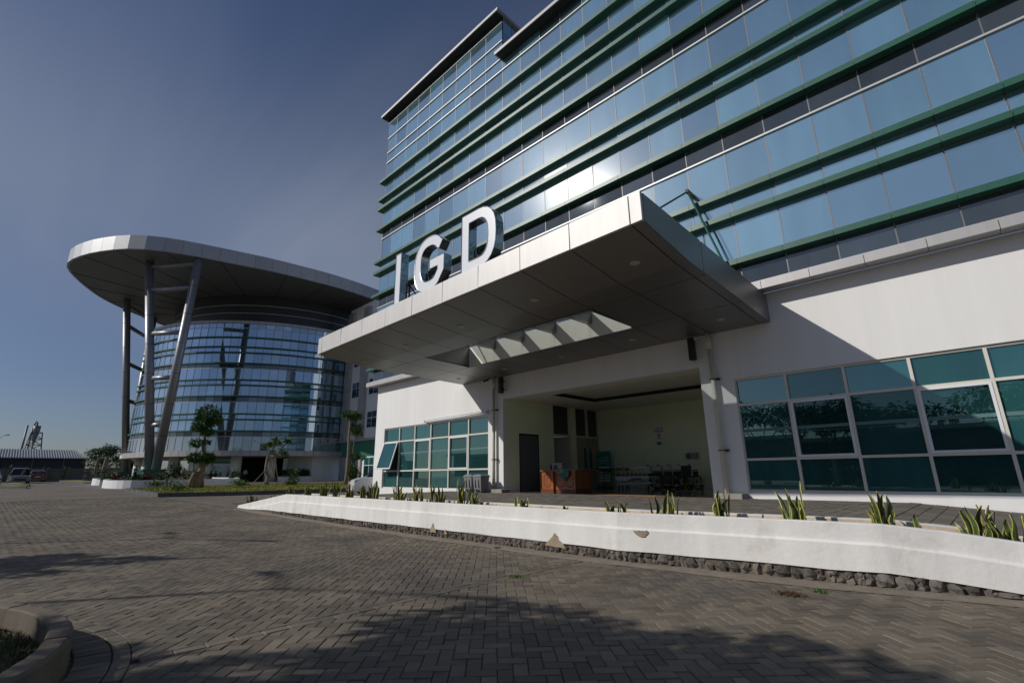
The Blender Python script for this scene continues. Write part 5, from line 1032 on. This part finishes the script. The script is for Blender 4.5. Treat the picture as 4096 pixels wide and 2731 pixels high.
# frangipani
fb = np.array([-44.0, 15.85, zg(-44, 16)+.1]); t_ = thing('frangipani_tree', tuple(fb), 'propped frangipani tree with thick bare branches and leaf rosettes', 'tree')
brs = [([(0, 0, -.1), (0, -.08, .4), (0, .02, .7), (0, -.25, 1.1), (0, -.32, 1.6), (0, -.28, 2.2), (0, -.1, 2.75), (0, .12, 3.1), (0, .2, 3.6)], .24, .08), ([(0, -.3, 1.9), (0, -.05, 2.25), (0, .25, 2.4), (0, .55, 2.55), (0, .75, 3.0), (0, 1.05, 3.35), (0, 1.3, 3.5)], .14, .07), ([(0, .35, 2.4), (0, .8, 2.25), (0, 1.05, 2.45)], .08, .04), ([(0, -.1, 2.75), (0, -.25, 3.0), (0, -.33, 3.15)], .07, .04), ([(0, .5, 2.5), (0, .3, 2.6), (0, .1, 2.55)], .06, .04), ([(0, .12, 3.1), (0, .35, 3.25), (0, .5, 3.3)], .06, .04), ([(0, .75, 3.0), (0, 1.0, 2.95), (0, .95, 3.2)], .05, .03)]
for k, (path, r0, r1) in enumerate(brs):
    P_ = [fb+np.array(p)+np.array([0, random.uniform(-.03, .03), 0]) for p in path]; n = len(P_); MB().tube(P_, [(r0+(r1-r0)*i/(n-1))*.72*random.uniform(.8, 1.2) for i in range(n)], 9).build('trunk' if k == 0 else 'branch', 'bark_grey', t_, smooth=True)
def rosette(c, n, L, m, par):
    mb, rv = MB(), []
    for k in range(n):
        a = 2.4*k; el = R_(random.uniform(-20, 65)); d = np.array([math.cos(a)*math.cos(el), math.sin(a)*math.cos(el), math.sin(el)]); s_ = np.cross(d, [0, 0, 1]); s_ /= np.linalg.norm(s_)+1e-9; l = L*random.uniform(.7, 1.1); W = l*.14; c_ = np.array(c)
        mb.add([c_+d*l*.1, c_+d*l*.55+s_*W+[0, 0, l*.08], c_+d*l-[0, 0, l*.10], c_+d*l*.55-s_*W+[0, 0, l*.08]], [(0, 1, 2, 3)]); rv.append(random.random())
    mb.build('leaf_rosette', m, par, rnd=rv)
for c, n in (((0, .2, 3.62), 34), ((0, 1.32, 3.55), 44), ((0, 1.15, 3.7), 22), ((0, -.36, 3.2), 30), ((0, -.1, 3.35), 20), ((0, 1.08, 2.5), 34), ((0, .08, 2.6), 24), ((0, .5, 3.35), 22), ((0, .9, 2.75), 14)): rosette(fb+np.array(c), int(n*1.3), .52, 'leaf_bright', t_)
for (a, b_) in (((0, -1.35, 0), (0, -.2, 1.35)), ((0, -.3, 0), (0, .1, 1.9)), ((.3, .65, 0), (0, -.1, 2.2)), ((-.2, .95, 0), (0, .35, 2.4))): MB().tube([fb+np.array(a), fb+np.array(b_)], .028, 6).build('prop', 'bark_grey', t_)
# tall slim tree by the wing
tb = (-38, 19.68, zg(-38, 19.7)+.05)
tree('slim_tree', tb, [([(0, 0, -.1), (0, .1, 1.0), (0, .08, 2.4), (0, .02, 4.0), (0, .06, 5.2), (0, 0, 5.6)], .15, .07), ([(0, .35, .3), (0, .42, 2.0), (0, .5, 3.6), (0, .5, 4.6)], .05, .03), ([(0, .5, 2.0), (0, .85, 2.3), (0, 1.2, 2.35)], .03, .02), ([(.0, .3, 0), (0, .5, .9), (0, .55, 1.3)], .05, .03)], [((0, 0, 5.75), (.75, .82, .30), 620), ((0, .45, 5.6), (.5, .5, .26), 240), ((0, .62, 4.65), (.42, .5, .36), 330), ((0, .75, 4.25), (.3, .4, .2), 140), ((0, .60, 2.35), (.35, .32, .26), 170), ((0, 1.25, 2.35), (.3, .34, .18), 120), ((0, .55, 1.15), (.42, .42, .6), 330), ((0, .95, .85), (.36, .36, .4), 120)], 'slim tall tree with flat leafy heads in front of the white wing', leaf=.24)
# left pair
tree('umbrella_tree', (-75, 7.78, .95), [([(0, 0, 0), (0, -.05, 1.6), (0, .05, 2.9), (0, -.05, 3.4)], .16, .09)], [((0, -.15, 3.35), (.5, .55, .35), 260), ((0, -.5, .9), (.4, .5, .3), 110)], 'thin flat-topped tree left of its thicker twin by the small planting bed', leaf=.26, leafm='leaf_dark', barkm='bark_grey')
tree('umbrella_tree', (-73.5, 8.25, .95), [([(0, 0, 0), (0, .05, 1.4), (0, .15, 2.6), (0, .18, 3.3)], .24, .14)], [((0, .25, 3.3), (.6, .62, .45), 360), ((0, .55, 3.5), (.3, .35, .3), 90)], 'thicker flat-topped tree right of its thin twin by the small planting bed', leaf=.26, leafm='leaf_dark', barkm='bark_grey')
def bonsai(loc, s, lab, pads, leafm='leaf_dark'):
    tree('cloud_pruned_shrub', loc, [([(0, 0, 0), (.05, -.1*s, .4*s), (0, .05*s, .8*s)], .07*s, .04*s), ([(0, .1*s, 0), (0, .15*s, .5*s)], .05*s, .03*s)], pads, lab, 'shrub', leafm, 'bark_grey', leaf=.14*s)
bonsai(Zg(-48, 9.63), 1.3, 'dark multi-stemmed cloud pruned shrub on the lawn before the planting bed', [((0, -.45, .95), (.35, .42, .22), 260), ((0, -.05, 1.3), (.45, .45, .3), 340), ((0, .35, 1.65), (.35, .4, .28), 260), ((0, .5, 1.05), (.3, .32, .22), 180), ((0, .75, 1.35), (.25, .28, .3), 150)])
bonsai((-63, 7.1, 1.0), .9, 'conical cloud pruned shrub at the left end of the planting bed', [((0, 0, .35), (.4, .45, .22), 200), ((0, 0, .65), (.36, .4, .2), 170), ((0, 0, .92), (.25, .28, .16), 110)])
bonsai((-64, 7.95, 1.0), .9, 'rounded cloud pruned shrub left of the watering person', [((0, -.25, .5), (.3, .35, .2), 150), ((0, .2, .75), (.32, .36, .2), 160), ((0, .45, .45), (.28, .3, .18), 120)])
def bush(loc, rad, n, leafm, lab, leaf=.16):
    t_ = thing('bush', loc, lab, 'bush'); mb, rv = MB(), []; leafcloud(mb, rv, np.array(loc)+[0, 0, rad[2]*.7], rad, n, leaf, shell=.15, droop=-.5); mb.build('foliage', leafm, t_, rnd=rv)
    s_ = MB()
    for k in range(6): a = k*1.05; s_.tube([loc, (loc[0]+.5*rad[0]*math.cos(a), loc[1]+.5*rad[1]*math.sin(a), loc[2]+rad[2])], .012, 4)
    s_.build('stems', 'bark', t_)
for (x, y, rx, ry, rz, lab) in ((-46.5, 8.5, .5, .75, .3, 'pale green bush on the lawn, leftmost of the low ones'), (-36.3, 7.8, .55, .8, .32, 'pale green bush at the front edge of the lawn'), (-42.7, 13.3, .5, .75, .3, 'pale green bush in the middle of the lawn before the dark entrance'), (-41.2, 16.6, .4, .6, .2, 'small pale green bush right of the frangipani tree')): bush((x, y, zg(x, y)+.12), (rx, ry, rz), 420, 'leaf_bright', lab)
for (x, y, lm, n, lab, r) in ((-61.5, 8.1, 'leaf_red', 260, 'red leaved shrub left of the watering person', .45), (-57.2, 9.0, 'leaf', 300, 'green shrub right beside the watering person', .5), (-57.0, 9.7, 'leaf_red', 240, 'red and green shrub left of the front pedestal', .45), (-57.5, 10.9, 'leaf_red', 160, 'orange red bromeliad before the front pedestal', .35), (-56, 12.6, 'leaf_dark', 420, 'tall dark palm-like shrub right of the front pedestal', .75), (-60, 14.6, 'leaf_dark', 420, 'dark bushy palm behind the topiary tree', .85), (-62.5, 18.8, 'leaf_dark', 460, 'dark round shrub by the ground floor columns', .8), (-62, 7.55, 'leaf', 200, 'low green shrub at the left of the planting bed', .4), (-62.4, 9.0, 'leaf_dark', 200, 'dark shrub behind the watering person', .4)):
    bush((x, y, zg(x, y)+.45), (r, r, r*.75), n, lm, lab, .22)
bush((-63.2, 26.9, 1.1), (.35, .95, .55), 420, 'leaf_dark', 'row of dark grassy plants in the white box under the round building', .34); bush((-63.4, 25.3, 1.1), (.35, .95, .55), 420, 'leaf_dark', 'dark grassy plants left of the others in the white box', .34)
bush((-41.5, 16.9, zg(-41, 17)+.1), (.45, .55, .9), 420, 'leaf_dark', 'dark leafy shrub behind the frangipani props', .2)
# far background trees
random.seed(21)
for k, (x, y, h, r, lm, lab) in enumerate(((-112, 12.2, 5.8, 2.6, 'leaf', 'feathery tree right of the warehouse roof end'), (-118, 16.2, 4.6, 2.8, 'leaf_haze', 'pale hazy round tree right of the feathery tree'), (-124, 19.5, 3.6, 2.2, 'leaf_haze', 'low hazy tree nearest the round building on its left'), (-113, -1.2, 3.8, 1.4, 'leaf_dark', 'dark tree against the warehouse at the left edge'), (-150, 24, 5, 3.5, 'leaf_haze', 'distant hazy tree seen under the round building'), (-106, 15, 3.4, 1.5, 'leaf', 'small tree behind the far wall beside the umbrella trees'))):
    tree('background_tree', (x, y, .8), [([(0, 0, 0), (.1, .05, h*.35), (0, .1, h*.75)], .2, .07), ([(0, 0, h*.3), (0, .5*r, h*.6)], .09, .04), ([(0, 0, h*.3), (.2, -.5*r, h*.6)], .09, .04)], [((0, (random.random()-.5)*r, h*(.55+.12*q)), (r*.7, r*random.uniform(.4, .75), h*.16), 480) for q in range(4)], lab, leafm=lm, leaf=.42, barkm='bark_grey')
for (x, y, h, lab) in ((-103.2, 4.6, 2.3, 'slim creeper-like sapling before the far wall, left one'), (-103.2, 6.9, 2.2, 'slim creeper-like sapling before the far wall, right one'), (-103.4, 1.1, 2.4, 'slim sapling behind the silver car')):
    tree('sapling', (x, y, .85), [([(0, 0, 0), (0, .05, h*.5), (0, 0, h)], .05, .02)], [((0, .0, h*.75), (.25, .22, .5), 110), ((0, .05, h*.4), (.2, .15, .45), 60)], lab, leafm='leaf_dark', leaf=.22)
# ================================================================= FAR WALL, WAREHOUSE, CYCLONE
fw_ = thing('boundary_wall', (-104, 6, .9), 'grey precast panel boundary wall along the far side of the car park', 'wall')
y = -2.0
while y < 17:
    MB().box(-104.25, -104.0, y-.12, y+.12, .7, 2.95).build('post', 'far_wall', fw_)
    for k in range(5): MB().box(-104.16, -104.08, y+.13, y+2.27, .8+k*.4, .8+(k+1)*.4-.025).build('panel', 'far_wall', fw_)
    y += 2.4
wh_ = thing('warehouse', (-125, 2, .9), 'long low dark warehouse with ribbed metal roof behind the far wall', 'building')
part('wall', 'warehouse_wall', wh_, (-160, -125, -60, 11.2, .5, 5.0))
for k in range(16): part('wall_post', 'far_wall', wh_, (-124.98, -124.9, -55+k*4.2, -54.88+k*4.2, .6, 4.95))
MB().add([(-124.4, -60, 5.0), (-124.4, 11.7, 4.9), (-133, 10.2, 6.75), (-133, -60, 6.95)], [(0, 1, 2, 3)]).build('roof_slope', 'roof_sheet', wh_)
MB().add([(-160, -60, 5.0), (-160, 11.7, 4.9), (-133, 10.2, 6.75), (-133, -60, 6.95)], [(3, 2, 1, 0)]).add([(-124.4, 11.7, 4.9), (-160, 11.7, 4.9), (-133, 10.2, 6.75)], [(0, 1, 2)]).build('roof_slope', 'roof_sheet', wh_)
mb = MB()
for k in range(150):
    y = 11.3-k*.36; mb.tube([(-124.38, y, 5.02), (-133, y-.02*(y > 10.2)-max(0, (y-10)*.9), 6.80+.0028*(11-y))], .055, 4, caps=False)
struct(mb.build('roof_rib', 'roof_rib', wh_), 'stuff')
cyc = thing('cyclone_tower', (-160, 4.3, 1), 'steel dust cyclone on a lattice tower beside a thin chimney beyond the warehouse', 'tower')
MB().tube([(-160, 4.3, 6.5), (-160, 4.28, 8.6), (-160, 4.28, 12.2), (-160, 4.28, 13.3)], [.06, .12, .66, .68], 16).build('cone', 'steel_far', cyc, smooth=True)
MB().tube([(-160, 3.75, 13.0), (-160, 3.78, 13.9), (-160, 3.98, 14.25), (-160, 4.2, 14.0), (-160, 4.22, 13.2)], .17, 10).build('duct', 'steel_far', cyc, smooth=True); MB().tube([(-160, 3.55, 6), (-160, 3.6, 13.2)], .17, 10).build('downpipe', 'steel_far', cyc, smooth=True)
MB().tube([(-163, 2.62, 4), (-163, 2.67, 13.6)], [.22, .20], 10).build('chimney', 'steel_far', cyc, smooth=True)
T = {(s, q): [(-160+s*1.5, 4.45+q*1.6, 6.0), (-160+s*.9, 4.45+q*.95, 11.8)] for s in (-1, 1) for q in (-1, 1)}
for k, v in T.items(): MB().tube(v, .07, 5).build('tower_leg', 'steel_dark', cyc)
for s in (-1, 1):
    for i in range(4):
        f_ = lambda q, u: np.array(T[(s, q)][0])+(np.array(T[(s, q)][1])-np.array(T[(s, q)][0]))*u
        for q in (-1, 1): MB().tube([f_(q, i/4), f_(-q, (i+1)/4)], .045, 4).build('lattice_brace', 'steel_dark', cyc)
        MB().tube([f_(-1, (i+1)/4), f_(1, (i+1)/4)], .045, 4).build('lattice_brace', 'steel_dark', cyc)
def lamp(loc, h, lab, arm=1.1, rot=0.0, heads=2, pole=.07):
    t_ = thing('street_lamp', loc, lab, 'street lamp'); l = np.array(loc); MB().tube([l, l+[0, 0, h]], [pole, pole*.6], 8).build('pole', 'steel_dark', t_, smooth=True)
    for s in ((-1, 1) if heads == 2 else (1,)):
        d = np.array([math.cos(rot)*s, math.sin(rot)*s, 0]); MB().tube([l+[0, 0, h-.1], l+d*arm*.4+[0, 0, h+.12], l+d*arm+[0, 0, h+.35]], .03, 6).build('arm', 'steel_dark', t_); MB().tube([l+d*arm+[0, 0, h+.35], l+d*(arm+.55)+[0, 0, h+.48]], [.05, .09], 6).build('lamp_head', 'steel_dark', t_)
lamp((-118, -1.0, .8), 7.2, 'street lamp at the left picture edge above the warehouse roof', .5, 1.57)
# hose and people
tag(MB().tube([(-54.9, 6.1, .55), (-55.5, 6.4, .75), (-56.5, 6.6, 1.0), (-57.2, 7.6, 1.15), (-57, 8.6, 1.3)], .025, 5).tube([(-54.9, 6.1, .55), (-57.5, 5.2, .52), (-62, 5.0, .56)], .025, 5).build('garden_hose', 'hose'), 'pale blue garden hose trailing over the planting bed wall', 'hose')
def person(loc, rot, pose, lab, top='shirt_blue', bot='cloth_dark', hat=True, s=1.0):
    J = dict(pelvis=(0, 0, .92), chest=(0, .02, 1.25), neck=(0, .02, 1.46), head=(0, .04, 1.62), ls=(-.18, .02, 1.40), le=(-.24, .05, 1.14), lw=(-.2, .25, 1.05), rs=(.18, .02, 1.40), re=(.24, .06, 1.14), rw=(.2, .30, 1.12), lh=(-.10, 0, .88), lk=(-.11, .05, .48), la=(-.11, 0, .07), lt=(-.11, .17, .03), rh=(.10, 0, .88), rk=(.12, .1, .5), ra=(.12, -.1, .08), rt=(.12, .08, .03))
    J.update(pose); t_ = thing('person', loc, lab, 'person'); t_.rotation_euler = (0, 0, rot); t_.scale = (s, s, s)
    names = list(J); idx = {k: i for i, k in enumerate(names)}
    E_ = [('pelvis', 'chest'), ('chest', 'neck'), ('neck', 'head'), ('chest', 'ls'), ('ls', 'le'), ('le', 'lw'), ('chest', 'rs'), ('rs', 're'), ('re', 'rw'), ('pelvis', 'lh'), ('lh', 'lk'), ('lk', 'la'), ('la', 'lt'), ('pelvis', 'rh'), ('rh', 'rk'), ('rk', 'ra'), ('ra', 'rt')]
    Rd = dict(pelvis=.14, chest=.15, neck=.06, head=.095, ls=.07, le=.05, lw=.035, rs=.07, re=.05, rw=.035, lh=.10, lk=.07, la=.045, lt=.035, rh=.10, rk=.07, ra=.045, rt=.035)
    me = bpy.data.meshes.new('body'); me.from_pydata([J[k] for k in names], [(idx[a], idx[b_]) for a, b_ in E_], []); me.materials.append(MATS[top])
    o = link('body', me, t_, local=True); sk = o.modifiers.new('skin', 'SKIN'); sv = o.data.skin_vertices[0].data
    for k in names: sv[idx[k]].radius = (Rd[k], Rd[k])
    sv[idx['pelvis']].use_root = True; ss = o.modifiers.new('sub', 'SUBSURF'); ss.levels = 1; ss.render_levels = 1
    mb = MB()
    for a in ('l', 'r'): mb.tube([J[a+'h'], J[a+'k'], J[a+'a']], [.125, .09, .075], 9)
    mb.tube([np.array(J['pelvis'])-[0, 0, .1], np.array(J['pelvis'])+[0, 0, .06]], [.16, .17], 10); mb.build('trousers', bot, t_, smooth=True, local=True)
    h = np.array(J['head']); MB().lathe(h+[0, .005, -.06], [(.03, -.06), (.075, -.03), (.10, .05), (.098, .11), (.06, .17), (.01, .185)], 12).tube([h+[0, .10, .01], h+[0, .125, .0]], [.02, .012], 6).build('face', 'skin', t_, smooth=True, local=True)
    if hat: MB().lathe(h+[0, 0, .05], [(.17, -.01), (.175, 0), (.11, .015), (.105, .09), (.07, .115), (.01, .12)], 14).build('hat', 'cloth_dark', t_, local=True)
    else: MB().lathe(h+[0, -.015, -.02], [(.09, -.05), (.112, .02), (.108, .08), (.07, .14), (.01, .155)], 12).build('hair', 'cloth_dark', t_, local=True)
    for a in ('l', 'r'):
        p = np.array(J[a+'w']); hb = MB().tube([p, p+[0, .06, -.02]], [.035, .032], 7)
        for q in range(5): hb.tube([p+[-.03+.015*q, .05, -.02], p+[-.035+.0175*q, .09+.01*(q % 3), -.04], p+[-.03+.015*q, .10, -.07]], .009, 5)
        hb.build('hand', 'skin', t_, local=True)
    return t_
person((-57.0, 8.72, 1.0), R_(-60), {}, 'person in a blue vest and dark hat watering plants in the bed', s=.75)
seat = dict(pelvis=(0, 0, .45), chest=(0, -.05, .80), neck=(0, -.03, 1.0), head=(0, 0, 1.16), ls=(-.18, -.04, .95), rs=(.18, -.04, .95), le=(-.24, .05, .7), re=(.24, .05, .7), lw=(-.15, .25, .62), rw=(.15, .25, .62), lh=(-.1, .05, .45), rh=(.1, .05, .45), lk=(-.12, .45, .47), rk=(.12, .45, .47), la=(-.12, .45, .07), ra=(.12, .45, .07), lt=(-.12, .6, .03), rt=(.12, .6, .03))
person((-66, 17.25, zg(-66, 17)+.05), R_(100), seat, 'seated dark-clothed person left of another under the round building', 'cloth_dark', hat=False)
person((-66, 17.75, zg(-66, 17)+.05), R_(95), seat, 'seated dark-clothed person right of another under the round building', 'cloth_dark', hat=False)
tag(MB().box(-66.4, -65.9, 16.8, 18.2, .5, 1.0).build('bench', 'concrete'), 'low bench with two seated people under the round building', 'bench')
person((-66, 21.0, zg(-66, 21)), R_(-90), {}, 'standing person in a pale shirt in the dark ground floor entrance', 'cloth_white', hat=False, s=.9)
# ================================================================= BEHIND THE CAMERA: what the windows mirror and what shades the paving
random.seed(5)
def broad(base, h, r, lab, n=9, leaf=.2, lm='leaf', dens=1.0):
    cr = []
    for k in range(n):
        a = 2.4*k; d = r*math.sqrt((k+.4)/n); cr.append(((d*math.cos(a), d*math.sin(a), h*(.80+.18*random.random())), (r*.36, r*.36, h*.10), int(190*dens)))
    br = [([(0, 0, 0), (.05, .03, h*.3), (0, .1, h*.62)], .14, .08)]+[([(0, .05, h*.45), (c[0][0]*.5, c[0][1]*.5, h*.68), c[0]], .05, .02) for c in cr[::2]]
    return tree('shade_tree', base, br, cr, lab, leafm=lm, leaf=leaf, barkm='bark_grey')
broad((-6.0, -3.35, .05), 4.6, 1.45, 'leafy tree on the island whose shadow falls on the front paving', 10, .22, dens=1.6)
broad((-4.65, -2.75, 0), 4.2, 1.5, 'second leafy tree beside the island, mirrored in the right windows', 10, .22, dens=1.6)
broad((-13.2, -3.5, .05), 3.3, 1.0, 'small round tree left of the camera casting the oval shadow', 6, .18, dens=1.6)
broad((-8.1, -5.2, .05), 4.4, .8, 'unseen leafy tree added left of the island to shade its kerb', 5, .2)  # out-of-view tree added to throw shade on the kerb
broad((2, -16, .05), 6, 3.2, 'broad tree across the drive mirrored in the right windows', 9, .4, 'leaf_dark'); broad((-14, -19, .1), 6.5, 3.6, 'broad tree across the drive mirrored in the left windows', 9, .4, 'leaf_dark'); broad((-25, -24, .2), 7, 4, 'tall tree mirrored in the leftmost window panes', 9, .45, 'leaf_dark'); broad((-6, -26, .2), 6, 4, 'wide tree far behind the camera across the drive', 9, .45, 'leaf_dark')
lamp((-13.3, -8.6, 0), 8.0, 'double-armed street lamp mirrored in the right windows', 1.2, .3); lamp((-19.8, -8.5, .1), 8.0, 'double-armed street lamp mirrored in the left windows', 1.2, .3)
tag(MB().tube([(-16.3, -8.4, 0), (-16.3, -8.4, 8.0)], [.06, .04], 8).build('bare_pole', 'steel_dark'), 'bare slim pole between the two street lamps behind the camera', 'pole')
sb = thing('street_building', (-10, -34, 0), 'long low building across the drive mirrored in the ground floor windows', 'building')
part('wall', 'far_wall', sb, (-75, 45, -44, -34, -.2, 4.6)); part('roof', 'roof_sheet', sb, (-76, 46, -45, -33.2, 4.6, 5.0)); part('base', 'dark_room', sb, (-75, 45, -34.0, -33.9, 0, 2.6))
hd = thing('hedge', (-10, -22, 0), 'clipped dark hedge along the far side of the drive', 'hedge')
mbh, rvh = MB(), []
for k in range(46): leafcloud(mbh, rvh, (-50+k*2.0, -21.5+random.uniform(-.3, .3), .9), (1.4, .6, .8), 90, .4)
mbh.build('foliage', 'leaf_dark', hd, rnd=rvh); part('core', 'soil', hd, (-51, 42, -21.9, -21.2, -.1, 1.3))
